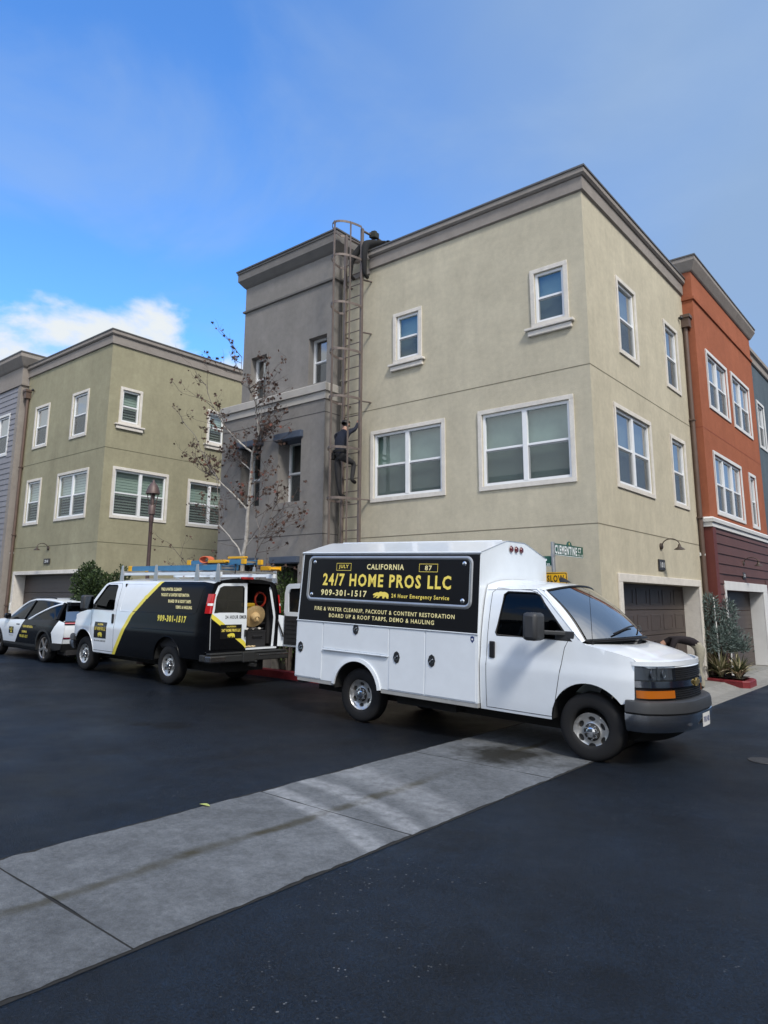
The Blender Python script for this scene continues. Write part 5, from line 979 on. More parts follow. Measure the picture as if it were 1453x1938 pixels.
for s in (-1, 1):
    b = MB(); b.grid(lambda u, v: gh(lerp(-.42, 2.55, u), s, v), 30, 8, 0); b.build('side_glass', M_vglass, CR, smooth=60)
    b = MB(); L1 = [gh(x, s, 1) for x in [lerp(-.42, 2.55, i / 24) for i in range(25)]]; b.tube(L1, .035, 8, 0); b.tube([(p[0], p[1], p[2] + .07) for p in L1[4:17]], .014, 6, 1)
    b.tube([gh(x, s, k) for x, k in ((1.32, 0.0), (1.22, .5), (1.16, 1))], .035, 6, 1)
    b.tube([gh(lerp(1.05, -.30, k), s, lerp(.0, .95, k)) for k in [i / 8 for i in range(9)]], .03, 6, 0); b.tube([gh(lerp(-.55, -.38, k), s, k) for k in (0, .5, 1)], .06, 6, 1)
    b.build('roof_rail', [M_white, M_vblack], CR, smooth=60)
    q = MB(); q.box(2.10, 2.30, s * 1.0 - .07, s * 1.0 + .07, 1.03, 1.17); q.build('wing_mirror', M_vblack, CR, bevel=.04, smooth=40)
b = MB(); b.grid(lambda u, v: (lerp(-.42, 1.62, v) - (.05 * (1 - (2 * u - 1) ** 2) if v == 0 else 0), (2 * u - 1) * rw_(lerp(-.42, 1.62, v)), interp(gtop[::-1], lerp(-.42, 1.62, v)) - .05 * abs(2 * u - 1) ** 3), 14, 20); b.build('roof', M_white, CR, smooth=60)
b = MB(); b.grid(lambda u, v: (lerp(1.62, 2.62, v) + .10 * (1 - (2 * u - 1) ** 2) * v, (2 * u - 1) * rw_(lerp(1.62, 2.62, v)), interp(gtop[::-1], lerp(1.62, 2.62, v)) - .04 * abs(2 * u - 1) ** 3), 14, 10); b.build('windscreen', M_wsh, CR, smooth=60)
RBk = lambda u, z: (-.925 + .055 * abs(2 * u - 1) ** 2.5 + interp([(.3, .16), (.5, .06), (.75, 0), (1.0, .03), (1.06, .07)], z), 0, z)
def rear(mb, z0, z1, off, u0=0, u1=1, mi=None, nz=4): mb.grid(lambda u, v: (lambda uu, z: (RBk(uu, z)[0] - off, (2 * uu - 1) * chw(-.88, z) * 1.0, z))(lerp(u0, u1, u), lerp(z0, z1, v)), 20, nz, mi)
b = MB(); rear(b, .50, 1.06, 0); rear(b, .84, .855, .002); tg = b.build('tailgate', M_white, CR, smooth=60)
b = MB(); rear(b, .30, .505, .015); b.build('rear_bumper', M_cladding, CR, smooth=60)
b = MB(); rear(b, .965, 1.05, .008); tb = b.build('tail_light', mat('dark_tail_band', (.02, .004, .006), .15, coat=.6), CR, smooth=60)
b = MB(); rear(b, .995, 1.02, .012, .02, .98, nz=1); b.build('light_strip', mat('pink_light_strip', (.55, .15, .17), .3), tb, smooth=60)
b = MB(); rear(b, .62, .66, .01, .0, .34, nz=1); rear(b, .62, .66, .01, .66, 1, nz=1); b.build('reflector', mat('dark_red_reflector', (.16, .01, .03), .3), CR, smooth=60)
b = MB(); b.grid(lambda u, v: (lerp(-.82, -.42, v) - .06 * (1 - (2 * u - 1) ** 2) * (1 - v), (2 * u - 1) * lerp(.80, .60, v), lerp(1.06, 1.515, v)), 14, 8); b.build('rear_window', M_wsh, CR, smooth=60)
b = MB(); b.box(-.66, -.36, -.60, .60, 1.515, 1.545, 0); b.build('spoiler', M_white, CR, bevel=.012); b = MB(); b.box(-.64, -.40, -.60, .60, 1.43, 1.513); b.build('spoiler_underside', M_vblack, CR)
b = MB(); b.box(-.8, 3.7, -.7, .7, .22, .34); b.box(-.3, 2.5, -.84, .84, .32, .9); 
for t in (-.4, .4): b.box(1.0, 1.15, t - .22, t + .22, .9, 1.32); b.box(.1, .25, t - .22, t + .22, .9, 1.28)
b.build('interior', M_int, CR)
FC = lambda off: (lambda u, v: (u, chw(u, v) + off, v))
b = MB(); fo = FC(.004); plate_logo(b, 2.10, 1.80, .64, .82, FC(.003), fo); write(b, 'CLEANUP & RESTORATION', 1.22, .62, .83, .89, fo, .05, 1, -.05); write(b, 'DEMO', 1.25, .95, .69, .75, fo, .05, 1); write(b, '909-301-1517', 1.40, .90, .56, .64, fo, .05, 2); write(b, '24 HOUR SERVICE', 2.08, 1.82, .58, .60, fo, .03, 3); b.build('lettering', [M_sign, M_gold, M_yell, M_bump], CR, fix=False)
# ---------------------------------------------------------------- caged roof ladder
M_lad = mat('brown_ladder_paint', (.155, .125, .112), .55, .2, mott=[(5, .15), (20, .1)])
LD = thing('roof_ladder', 'brown caged steel ladder fixed between the grey tower and the tan wall', 'ladder')
xl, xr, yl = -5.80, -5.285, -.25; xc = (xl + xr) / 2
for x in (xl, xr): b = MB(); b.box(x - .03, x + .03, yl - .035, yl + .035, .55, 10.50); b.build('rail', M_lad, LD, bevel=.004)
z = .72
while z < 9.8: b = MB(); b.tube([(xl, yl, z), (xr, yl, z)], .0125, 8); b.build('rung', M_lad, LD, smooth=60); z += .2895
hp = lambda th, z: (xc + .335 * math.cos(th), yl - .68 * math.sin(th) ** 1.0, z)
for z in (3.98, 5.10, 6.26, 7.36, 8.48, 9.64, 10.47):
    b = MB(); pts = [(xr, yl, z)] + [hp(PI * i / 18, z) for i in range(1, 18)] + [(xl, yl, z)]
    for p, q in zip(pts, pts[1:]): b.bar(p, q, .010, .055)
    b.build('hoop', M_lad, LD)
for th, w in ((38, .045), (90, .05), (142, .045)):
    p = hp(R(th), 0); b = MB(); b.bar((p[0], p[1], 2.6), (p[0], p[1], 10.5), w, .010, up=(1, 0, 0)); b.build('cage_bar', M_lad, LD)
for z in (2.0, 4.0, 6.25, 7.9, 9.2):
    for x, y in ((xl, -.002), (xr, -.002)): b = MB(); b.bar((x, yl, z), (x + (.10 if x == xr else 0), y, z), .05, .02); b.build('bracket', M_lad, LD)
for x in (xl, xr): b = MB(); b.tube([(x, yl, 10.45), (x, .35, 10.48), (x, .75, 10.45), (x, .80, 9.4)], .028, 8); b.build('grab_rail', M_lad, LD, smooth=50)
# ---------------------------------------------------------------- people
M_skin = mat('skin', (.42, .24, .17), .55, mott=[(20, .06)]); M_navy = mat('navy_jacket', (.010, .013, .026), .85, mott=[(5, .2), (30, .1)], bump=[(25, .5)]); M_charc = mat('charcoal_trousers', (.030, .029, .030), .9, mott=[(6, .2)], bump=[(20, .5)]); M_blk = mat('black_clothes', (.010, .010, .011), .9, mott=[(6, .2)], bump=[(20, .5)]); M_khaki = mat('khaki_trousers', (.30, .28, .22), .9, mott=[(5, .12)], bump=[(18, .6)]); M_maroon = mat('dark_plum_jumper', (.014, .010, .013), .9, mott=[(6, .2)], bump=[(25, .5)]); M_boot = mat('black_boot', (.012, .011, .011), .6); M_hair = mat('dark_hair', (.010, .008, .007), .6)
def body(name, J, E_, mats, pick, parent, sub_=2):
    """one skinned surface: J = joint -> (position, radius), E_ = bones"""
    ks = list(J); me = bpy.data.meshes.new(name); me.from_pydata([J[k][0] for k in ks], [(ks.index(a), ks.index(b)) for a, b in E_], [])
    o = bpy.data.objects.new(name, me); col.objects.link(o); sk = o.modifiers.new('skin', 'SKIN'); sk.use_smooth_shade = True; sk.branch_smoothing = .6
    for i, k in enumerate(ks):
        r = J[k][1]; me.skin_vertices[0].data[i].radius = r if isinstance(r, tuple) else (r, r); me.skin_vertices[0].data[i].use_root = k == 'pelvis'
    s_ = o.modifiers.new('sub', 'SUBSURF'); s_.levels = s_.render_levels = sub_
    dg = bpy.context.evaluated_depsgraph_get(); dg.update(); m2 = bpy.data.meshes.new_from_object(o.evaluated_get(dg)); m2.name = name
    bpy.data.objects.remove(o)
    for q in mats: m2.materials.append(q)
    seg = [(Vector(J[a][0]), Vector(J[b][0]), a, b) for a, b in E_]
    for p in m2.polygons:
        c = p.center; best = None
        for a, b_, na, nb in seg:
            d = b_ - a; t = max(0, min(1, (c - a).dot(d) / max(d.length_squared, 1e-9))); dd = (c - a - d * t).length
            if best is None or dd < best[0]: best = (dd, na, nb, t)
        p.material_index = pick(best[1], best[2], best[3]); p.use_smooth = True
    o = bpy.data.objects.new(name, m2); col.objects.link(o); o.parent = parent; return o
def hand(J, E_, side, wrist, tip, curl, r=.009):
    """palm and five fingers growing out of the wrist joint"""
    w = Vector(J[wrist][0]); f = (Vector(tip) - w).normalized(); c = Vector(curl).normalized(); c = (c - f * c.dot(f)).normalized(); l = f.cross(c)
    J[side + 'palm'] = (tuple(w + f * .055), (.034, .020)); E_.append((wrist, side + 'palm'))
    for i, (o_, n) in enumerate(((-.028, .062), (-.010, .072), (.010, .068), (.027, .054))):
        a = w + f * .085 + l * o_; b = a + f * n * .45 + c * .012; d = b + f * n * .25 + c * n * .45
        for nm, p, rr in (('k', a, r * 1.1), ('m', b, r), ('t', d, r * .85)): J[side + nm + str(i)] = (tuple(p), rr)
        E_ += [(side + 'palm', side + 'k' + str(i)), (side + 'k' + str(i), side + 'm' + str(i)), (side + 'm' + str(i), side + 't' + str(i))]
    a = w + f * .035 - l * .038 + c * .01; b = a + f * .03 - l * .012 + c * .025
    J[side + 'h1'] = (tuple(a), r * 1.3); J[side + 'h2'] = (tuple(b), r); E_ += [(side + 'palm', side + 'h1'), (side + 'h1', side + 'h2')]
def head(J, E_, neck, top, face):
    """head joints on the neck: skull, jaw, nose"""
    n = Vector(J[neck][0]); u = (Vector(top) - n).normalized(); f = Vector(face).normalized(); f = (f - u * f.dot(u)).normalized()
    for nm, p, r in (('head0', n + u * .09 + f * .015, .062), ('head1', n + u * .155 + f * .012, (.082, .095)), ('head2', n + u * .225 - f * .005, .062), ('jaw', n + u * .085 + f * .07, .038), ('nose', n + u * .135 + f * .108, .013)): J[nm] = (tuple(p), r)
    E_ += [(neck, 'head0'), ('head0', 'head1'), ('head1', 'head2'), ('head0', 'jaw'), ('head1', 'nose')]; return n, u, f
def face_bits(parent, n, u, f, cap=None):
    s = u.cross(f)
    e = MB()
    for k in (-1, 1): e.ball(n + u * .155 + f * .098 + s * .032 * k, .011, 8, 0); e.ball(n + u * .145 + f * .0 + s * .088 * k, (.012, .02, .03), 8, 1)
    e.tube([n + u * .098 + f * .108 + s * q for q in (-.02, 0, .02)], .005, 5, 2); e.build('face', [M_hair, M_skin, mat('lips', (.30, .12, .10), .5)], parent, smooth=60)
    h = MB(); Rm = Matrix((s, f, u)).transposed(); 
    h.grid(lambda a, b_: n + u * .172 - f * .004 + Rm @ Vector((.094 * math.sin(b_ * PI * .56) * math.cos(2 * PI * a), .108 * math.sin(b_ * PI * .56) * math.sin(2 * PI * a), .098 * math.cos(b_ * PI * .56))) - f * .012 * b_, 20, 8); h.build('hair' if not cap else 'cap', M_hair if not cap else cap, parent, smooth=60)
def person(label, J, E_, mats, pick, face=None, hands=(), cap=None):
    r = thing('person', label, 'person', J['pelvis'][0])
    off = Vector(J['pelvis'][0]); hb = None
    if face: hb = head(J, E_, 'neck', *face)
    for h in hands: hand(J, E_, *h)
    J2 = {k: (tuple(Vector(p) - off), q) for k, (p, q) in J.items()}
    bo = body('body', J2, E_, mats, pick, r)
    if hb: face_bits(bo, hb[0] - off, hb[1], hb[2], cap)
    return r
BON = [('pelvis', 'waist'), ('waist', 'chest'), ('chest', 'neck'), ('chest', 'shL'), ('shL', 'elL'), ('elL', 'wrL'), ('chest', 'shR'), ('shR', 'elR'), ('elR', 'wrR'), ('pelvis', 'hipL'), ('hipL', 'knL'), ('knL', 'anL'), ('anL', 'toL'), ('pelvis', 'hipR'), ('hipR', 'knR'), ('knR', 'anR'), ('anR', 'toR')]
def clothes(trou, top, skin, boot):
    def pick(a, b, t):
        n = a + ' ' + b
        if any(q in n for q in ('palm', 'k0', 'k1', 'k2', 'k3', 'm0', 'h1', 'head0', 'jaw', 'nose')) and b not in ('head1', 'head2'): return skin
        if b in ('head0', 'head1', 'head2'): return 4
        if b.startswith('to'): return boot
        if a.startswith(('hip', 'kn', 'an')) or b.startswith('hip'): return trou
        if b == 'waist': return trou if t < .35 else top
        if b == 'neck': return top
        return top
    return pick
# climber on the ladder, right leg up, hands on the rungs
cx = xc - .03; cy = yl - .30
J = {'pelvis': ((cx, cy - .02, 4.95), (.155, .13)), 'waist': ((cx, cy - .02, 5.13), (.15, .115)), 'chest': ((cx, cy + .02, 5.36), (.19, .135)), 'neck': ((cx + .01, cy + .09, 5.56), .055),
     'shL': ((cx - .19, cy + .02, 5.49), .068), 'elL': ((cx - .24, cy + .14, 5.30), .047), 'wrL': ((cx - .19, cy + .285, 5.42), .030), 'shR': ((cx + .19, cy + .02, 5.49), .068), 'elR': ((cx + .27, cy + .16, 5.56), .047), 'wrR': ((cx + .22, cy + .29, 5.73), .030),
     'hipL': ((cx - .095, cy - .01, 4.88), .10), 'knL': ((cx - .10, cy + .03, 4.48), .064), 'anL': ((cx - .10, cy + .10, 4.11), .045), 'toL': ((cx - .10, cy + .27, 4.07), .05),
     'hipR': ((cx + .095, cy - .01, 4.88), .10), 'knR': ((cx + .17, cy + .25, 4.82), .064), 'anR': ((cx + .15, cy + .20, 4.43), .045), 'toR': ((cx + .15, cy + .34, 4.38), .05)}
pr = person('person in navy jacket and charcoal trousers climbing the middle of the caged ladder', J, list(BON), [M_charc, M_navy, M_skin, M_boot, M_hair], clothes(0, 1, 2, 3), face=((cx + .01, cy + .16, 5.76), (0, 1, .25)), hands=(('L', 'wrL', (cx - .17, cy + .33, 5.50), (0, 1, 0)), ('R', 'wrR', (cx + .19, cy + .33, 5.82), (0, 1, 0))))
pc_ = pr.location
b = MB(); b.lathe([(.165, -.03), (.172, .0), (.165, .03)], 20, (0, 0, .10)); b.box(-.26, -.15, -.10, .06, -.05, .09); b.tube([(-.10, -.16, .04), (.0, -.17, .02), (.06, -.165, .03)], .012, 6); b.build('tool_belt', M_blk, pr, smooth=40)
# second person leaving the top of the ladder over the parapet
cx = xr - .03; cy = -.20
J = {'pelvis': ((cx, cy + .05, 10.12), (.16, .13)), 'waist': ((cx + .03, cy + .22, 10.24), (.15, .12)), 'chest': ((cx + .08, cy + .48, 10.30), (.17, .13)), 'neck': ((cx + .11, cy + .68, 10.32), .055),
     'shL': ((cx - .10, cy + .56, 10.30), .07), 'elL': ((cx - .16, cy + .70, 10.08), .047), 'wrL': ((cx - .12, cy + .86, 9.92), .03), 'shR': ((cx + .27, cy + .52, 10.30), .07), 'elR': ((cx + .34, cy + .66, 10.08), .047), 'wrR': ((cx + .30, cy + .84, 9.92), .03),
     'hipL': ((cx - .10, cy + .0, 10.06), .10), 'knL': ((cx - .24, cy - .12, 9.72), .068), 'anL': ((cx - .27, cy - .12, 9.36), .048), 'toL': ((cx - .27, cy + .04, 9.31), .045),
     'hipR': ((cx + .09, cy - .02, 10.05), .10), 'knR': ((cx + .115, cy - .07, 9.66), .066), 'anR': ((cx + .125, cy - .05, 9.30), .048), 'toR': ((cx + .125, cy + .08, 9.24), .045)}
person('person in black climbing off the top of the caged ladder onto the roof', J, list(BON), [M_blk, M_blk, M_skin, M_boot, M_hair], clothes(0, 1, 2, 3), face=((cx + .14, cy + .86, 10.42), (.2, 1, -.3)), hands=(('L', 'wrL', (cx - .12, cy + .94, 9.90), (0, 0, -1)), ('R', 'wrR', (cx + .30, cy + .92, 9.90), (0, 0, -1))), cap=M_blk)
b = MB(); b.box(-.09, .09, -.10, .10, -.06, .08); b.box(-.06, .06, -.06, .06, .081, .12); o_ = tag(b.build('tool_bag', mat('dark_olive_canvas', (.035, .038, .030), .9, mott=[(8, .2)]), None, bevel=.04), 'dark tool bag carried on the back of the person on the roof edge', 'bag'); o_.location = (cx + .07, cy + .34, 10.46); o_.rotation_euler = (.15, .1, .2)
# third person bending over behind the truck's bonnet
ox, oy, oz = .46, 3.77, .10
J = {'pelvis': ((ox, oy, oz + .86), (.165, .14)), 'waist': ((ox - .14, oy - .08, oz + .98), (.16, .13)), 'chest': ((ox - .38, oy - .22, oz + 1.02), (.185, .14)), 'neck': ((ox - .58, oy - .34, oz + .93), .056),
     'shL': ((ox - .36, oy - .42, oz + 1.0), .072), 'elL': ((ox - .42, oy - .50, oz + .72), .05), 'wrL': ((ox - .50, oy - .48, oz + .47), .032), 'shR': ((ox - .53, oy - .10, oz + .98), .072), 'elR': ((ox - .62, oy - .14, oz + .70), .05), 'wrR': ((ox - .66, oy - .24, oz + .46), .032),
     'hipL': ((ox + .05, oy - .09, oz + .80), .105), 'knL': ((ox - .02, oy - .14, oz + .44), .068), 'anL': ((ox + .06, oy - .16, oz + .08), .048), 'toL': ((ox - .10, oy - .22, oz + .045), .044),
     'hipR': ((ox - .03, oy + .09, oz + .80), .105), 'knR': ((ox - .08, oy + .06, oz + .44), .068), 'anR': ((ox + .0, oy + .05, oz + .08), .048), 'toR': ((ox - .16, oy - .01, oz + .045), .044)}
pk = clothes(0, 1, 2, 3)
person('person in dark plum top and khaki trousers bending over behind the truck bonnet', J, list(BON), [M_khaki, M_maroon, M_skin, M_boot, M_hair], pk, face=((ox - .74, oy - .44, oz + .80), (-.5, -.3, -.8)), hands=(('L', 'wrL', (ox - .52, oy - .46, oz + .37), (-1, 0, 0)), ('R', 'wrR', (ox - .68, oy - .26, oz + .36), (-1, 0, 0))))
# ---------------------------------------------------------------- street lamp, signs
LM = thing('street_lamp', 'brown post street lamp with wide hood in front of the olive house', 'street lamp', (-11.27, -1.6, .2))
M_lamp = mat('brown_lamp_paint', (.115, .078, .072), .5, .2, mott=[(5, .12)])
b = MB(); b.lathe([(.13, .0), (.13, .05), (.085, .12), (.07, .6), (.052, .7), (.046, 3.55), (.062, 3.57), (.062, 3.75)], 18); b.build('post', M_lamp, LM, smooth=40)
b = MB(); b.lathe([(.0, 3.75), (.092, 3.75), (.092, 3.97), (.07, 4.0), (0, 4.0)], 18); b.lathe([(.05, 4.0), (.06, 4.30), (.035, 4.34)], 14); b.build('lantern', M_lamp, LM, smooth=40)
for k in range(4): a = R(45 + 90 * k); b = MB(); b.bar((.08 * math.cos(a), .08 * math.sin(a), 3.97), (.15 * math.cos(a), .15 * math.sin(a), 4.34), .025, .012); b.build('arm', M_lamp, LM)
b = MB(); b.lathe([(.0, 4.68), (.02, 4.66), (.035, 4.60), (.095, 4.54), (.145, 4.44), (.18, 4.33), (.185, 4.29), (.165, 4.295), (.06, 4.36), (0, 4.36)], 28); b.build('hood', M_lamp, LM, smooth=40)
SP = thing('street_sign', 'galvanised sign post with two green street name blades and a yellow warning sign', 'street sign', (-.215, -1.35, .1))
M_galv = mat('galvanised_steel', (.34, .35, .36), .5, .6, mott=[(10, .12)]); M_gsign = mat('green_sign', (.010, .085, .058), .4); M_wsign = mat('white_sign_letters', (.80, .82, .82), .4); M_ysign = mat('yellow_sign', (.72, .40, .01), .45, mott=[(4, .06)])
b = MB(); b.tube([(0, 0, 0), (0, 0, 2.66)], .032, 10); b.box(-.025, .025, -.03, .03, 2.42, 2.47); b.build('post', M_galv, SP, smooth=40)
def blade(nm, F, l0, l1, z0, z1, items, crest=False):
    b = MB(); Fbox(b, F, l0, l1, -.004, .004, z0, z1)
    if crest: c = (l0 + l1) / 2 + .02; b.prism([(c - .10, z1 + .001), (c - .07, z1 + .045), (c, z1 + .07), (c + .07, z1 + .045), (c + .10, z1 + .001)], lambda u, v, d: F(u, d, v), -.004, .004)
    o_ = b.build('name_blade', M_gsign, SP); t = MB()
    for s_, u0, u1, v0, v1 in items: write(t, s_, u0, u1, v0, v1, lambda u, v: F(u, .0055, v), .035, 0)
    for p in ((l0, l1, z0 + .004, z0 + .012),): t.add([F(p[0], .0055, p[2]), F(p[1], .0055, p[2]), F(p[1], .0055, p[3]), F(p[0], .0055, p[3])], [(0, 1, 2, 3)], 0)
    if crest: t.ball(F((l0 + l1) / 2 + .02, .004, z1 + .022), (.006, .025, .025), 8, 1)
    t.build('lettering', [M_wsign, mat('crest_gold', (.45, .40, .16), .5)], o_, fix=False); return o_
blade('a', lambda u, w, z: (w, u, z), .035, 1.15, 2.45, 2.64, [('CLEMENTINE', .06, .90, 2.475, 2.62), ('CT', .94, 1.07, 2.53, 2.62), ('101-115', .94, 1.13, 2.475, 2.51)], True)
blade('b', lambda u, w, z: (u, -w, z), -.72, -.034, 2.27, 2.435, [('CATALINA', -.70, -.34, 2.30, 2.415), ('110-120', -.24, -.06, 2.29, 2.32)])
b = MB(); F = lambda u, w, z: (u, -.04 - w, z); b.prism(rrect(-.155, .245, 1.85, 2.175, .03), lambda u, v, d: F(u, d, v), 0, .004); o_ = b.build('slow_plate', M_ysign, SP)
b = MB(); write(b, 'SLOW', -.095, .19, 2.02, 2.13, lambda u, v: F(u, .0052, v), .03, 0); ro, ri = rrect(-.145, .235, 1.86, 2.165, .025), rrect(-.133, .223, 1.872, 2.153, .02); k = len(ro); b.add([F(u, .0052, v) for q in (ro, ri) for u, v in q], [(i, (i + 1) % k, k + (i + 1) % k, k + i) for i in range(k)], 0); b.build('lettering', [M_black], o_, fix=False)
# ---------------------------------------------------------------- bare sycamore with a few brown leaves
rnd = random.Random(11)
M_bark = mat('pale_bark', (.36, .335, .30), .85, mott=[(3, .2), (12, .35)], bump=[(20, .4)]); M_twig = mat('grey_twig', (.10, .08, .07), .85, mott=[(9, .2)]); M_dry = mat('dry_brown_leaf', (.075, .042, .030), .8, mott=[(4, .4)]); M_rust = mat('rust_leaf', (.15, .05, .035), .8, mott=[(4, .3)])
TE = thing('sycamore_tree', 'nearly bare pale barked tree with brown leaves in front of the grey tower', 'tree', (-8.3, -.95, gz(-8.3) + .13))
tb = Vector(TE.location)
# limbs are traced in the plane of the wall, then swung in depth; (x, z, r) in metres above the bed, d = depth swing
def limb(pts, d0, d1, mb, seg=7):
    n = len(pts); q = []; rr = []
    for i, (x, z, r) in enumerate(pts):
        z = z if z < 5.1 else 5.1 + (z - 5.1) * .60; q.append((x * .88, lerp(d0, d1, i / max(1, n - 1)), z)); rr.append(r)
    # smooth
    P = []; Rr = []
    for i in range(n - 1):
        for k in range(3): t = k / 3; P.append(Vector(q[i]).lerp(Vector(q[i + 1]), t) + Vector((rnd.uniform(-.01, .01), rnd.uniform(-.01, .01), 0))); Rr.append(lerp(rr[i], rr[i + 1], t))
    P.append(Vector(q[-1])); Rr.append(rr[-1]); Rr = [max(.0075, x_ * .74) for x_ in Rr]; k = max(2, int(len(P) * (.5 if d1 else 1.0))); mb.tube(P[:k + 1], Rr[:k + 1], seg, 0); 
    if k + 1 < len(P): mb.tube(P[k:], Rr[k:], seg, 1)
    return P
trunk = MB(); main = limb([(0, 0, .10), (.03, 1.2, .085), (-.02, 2.4, .07), (.10, 3.2, .062), (.16, 4.0, .055), (.19, 4.85, .050), (.22, 5.10, .045)], 0, 0, trunk, 10)
limb([(.22, 5.10, .042), (.36, 5.38, .034), (.56, 5.62, .026), (.50, 6.3, .020), (.46, 7.1, .014), (.25, 7.6, .009), (-.05, 8.3, .006), (-.02, 9.0, .004)], 0, -.3, trunk)
limb([(.56, 5.62, .02), (.62, 6.1, .014), (.78, 6.9, .009), (.86, 7.9, .005), (1.05, 8.9, .003)], -.1, -.25, trunk)
limb([(.22, 5.05, .036), (-.05, 5.32, .03), (-.38, 5.75, .026), (-.72, 6.25, .02), (-1.0, 6.9, .014), (-1.22, 7.5, .008), (-1.3, 8.1, .004)], 0, -.5, trunk)
limb([(.14, 3.65, .030), (-.20, 3.95, .026), (-.70, 4.3, .022), (-1.15, 4.7, .016), (-1.5, 5.3, .011), (-1.7, 6.0, .007), (-2.1, 6.6, .004)], 0, -.6, trunk)
limb([(.18, 4.62, .022), (-.25, 4.85, .016), (-.55, 5.0, .011), (-1.0, 5.0, .006), (-1.7, 4.85, .003)], 0, .2, trunk)
limb([(.0, 2.3, .030), (-.10, 2.75, .026), (-.45, 3.05, .022), (-.82, 3.35, .017), (-.78, 3.9, .012), (-.9, 4.6, .008), (-1.3, 5.2, .004)], 0, -.4, trunk)
limb([(-.05, 1.55, .022), (-.35, 1.65, .016), (-.75, 1.9, .011), (-1.2, 2.0, .007), (-1.6, 2.3, .003)], 0, -.5, trunk)
limb([(.05, .5, .035), (.35, 1.0, .028), (.62, 1.75, .022), (.78, 2.5, .016), (1.02, 3.1, .010), (.85, 3.55, .006), (.95, 4.2, .003)], 0, -.45, trunk)
limb([(.1, 2.8, .018), (.35, 3.02, .013), (.75, 3.05, .008), (1.0, 3.6, .004), (1.15, 4.2, .002)], 0, .1, trunk)
limb([(1.0, 2.6, .008), (1.3, 2.9, .005), (1.65, 3.35, .002)], -.35, -.4, trunk)
tk = trunk.build('trunk', [M_bark, mat('grey_branch', (.21, .185, .165), .85, mott=[(6, .3)])], TE, smooth=60)
tw = MB(); ends = []
def twig(p, d, L_, r, depth):
    P = [p]; d = d.normalized()
    for i in range(4): d = (d + Vector((rnd.uniform(-.35, .35), rnd.uniform(-.35, .35), rnd.uniform(-.18, .30)))).normalized(); P.append(P[-1] + d * L_ / 4)
    tw.tube(P, [r * (1 - .17 * i) for i in range(5)], 4, cap=False); ends.append(P[-1]); ends.append(P[2])
    if depth:
        for k in (2, 3, 4):
            if rnd.random() < .75: twig(P[k], d + Vector((rnd.uniform(-.9, .9), rnd.uniform(-.9, .9), rnd.uniform(-.4, .6))), L_ * .55, r * .55, depth - 1)
vs = [Vector(v) for v in trunk.v]
for i in range(150):
    p = rnd.choice(vs[110:]);
    if p.z < 1.4: continue
    side = Vector((-1 if p.x < .1 else 1, rnd.uniform(-.6, .6), rnd.uniform(-.1, 1.1))); twig(p, side, rnd.uniform(.35, .85), .0095, 2)
tw.build('twigs', M_twig, TE, smooth=60)
lv = MB()
for e in ends:
    if rnd.random() > .36: continue
    mi = 1 if rnd.random() < .14 else 0
    for k in range(rnd.choice((1, 1, 2, 3))):
        c = e + Vector((rnd.gauss(0, .03), rnd.gauss(0, .03), -.03 + rnd.gauss(0, .03))); s = rnd.uniform(.026, .055); Rm = Matrix.Rotation(rnd.uniform(0, 6.28), 3, 'Z') @ Matrix.Rotation(rnd.uniform(.4, 2.4), 3, 'X')
        pts = [(0, -1), (.35, -.35), (1, -.3), (.5, .15), (.55, .8), (0, .45), (-.55, .8), (-.5, .15), (-1, -.3), (-.35, -.35)]; lv.add([c + Rm @ Vector((x * s, y * s, .3 * s * x * x)) for x, y in pts], [tuple(range(10))], mi)
lv.build('leaves', [M_dry, M_rust], TE, fix=False)
# ---------------------------------------------------------------- shrubs
def leafy(name, label, cat, loc, size, n, ls, cols, seed, density=lambda p: True, narrow=.38, stems=5, group=None, up=.35, lumps=9):
    """shrub: stems and leaf sprays filling uneven lumps"""
    r = random.Random(seed); T_ = thing(name, label, cat, loc, group=group); sx, sy, sz = size
    lp = [(Vector((r.uniform(-.62, .62) * sx, r.uniform(-.62, .62) * sy, r.uniform(.22, .86) * sz)), r.uniform(.28, .46)) for _ in range(lumps)] + [(Vector((0, 0, .42 * sz)), .60)]
    st = MB()
    for i in range(stems): c = lp[i % len(lp)][0]; st.tube([(c.x * .12, c.y * .12, 0), (c.x * .5, c.y * .5, c.z * .5), tuple(c)], [.03 * sz / 2 + .006, .018, .006], 6)
    st.build('stems', M_twig, T_, smooth=60)
    b = MB(); k = 0
    while k < n:
        c, rr = r.choice(lp); d = Vector((r.gauss(0, 1), r.gauss(0, 1), r.gauss(0, 1))).normalized(); q = r.random() ** .4; p = c + Vector((d.x * sx, d.y * sy, d.z * sz * .62)) * rr * q
        if p.z < .02 or not density(p): continue
        k += 1; dirv = (d + Vector((r.gauss(0, .5), r.gauss(0, .5), up + r.gauss(0, .4)))).normalized(); w = dirv.cross(Vector((r.gauss(0, 1), r.gauss(0, 1), r.gauss(0, 1)))).normalized(); l = ls * r.uniform(.6, 1.3); a = p; e = p + dirv * l; m_ = p + dirv * l * .5 + w.cross(dirv) * l * .06
        b.add([a, m_ + w * l * narrow * .5, e, m_ - w * l * narrow * .5], [(0, 1, 2, 3)], r.choices(range(len(cols)), [3, 2, 1][:len(cols)])[0])
    b.build('foliage', cols, T_, fix=False); return T_
gm = lambda nm, c: mat(nm, c, .6, spec=.3, mott=[(3, .2)])
Gd = [gm('hedge_leaf', (.030, .052, .018)), gm('hedge_leaf_light', (.052, .080, .026)), gm('hedge_leaf_dark', (.016, .030, .012))]
leafy('shrub', 'dense dark green clipped shrub at the corner of the olive house', 'shrub', (-13.25, -1.75, .17), (.80, .7, 2.42), 30000, .075, Gd, 3, narrow=.6, lumps=34)
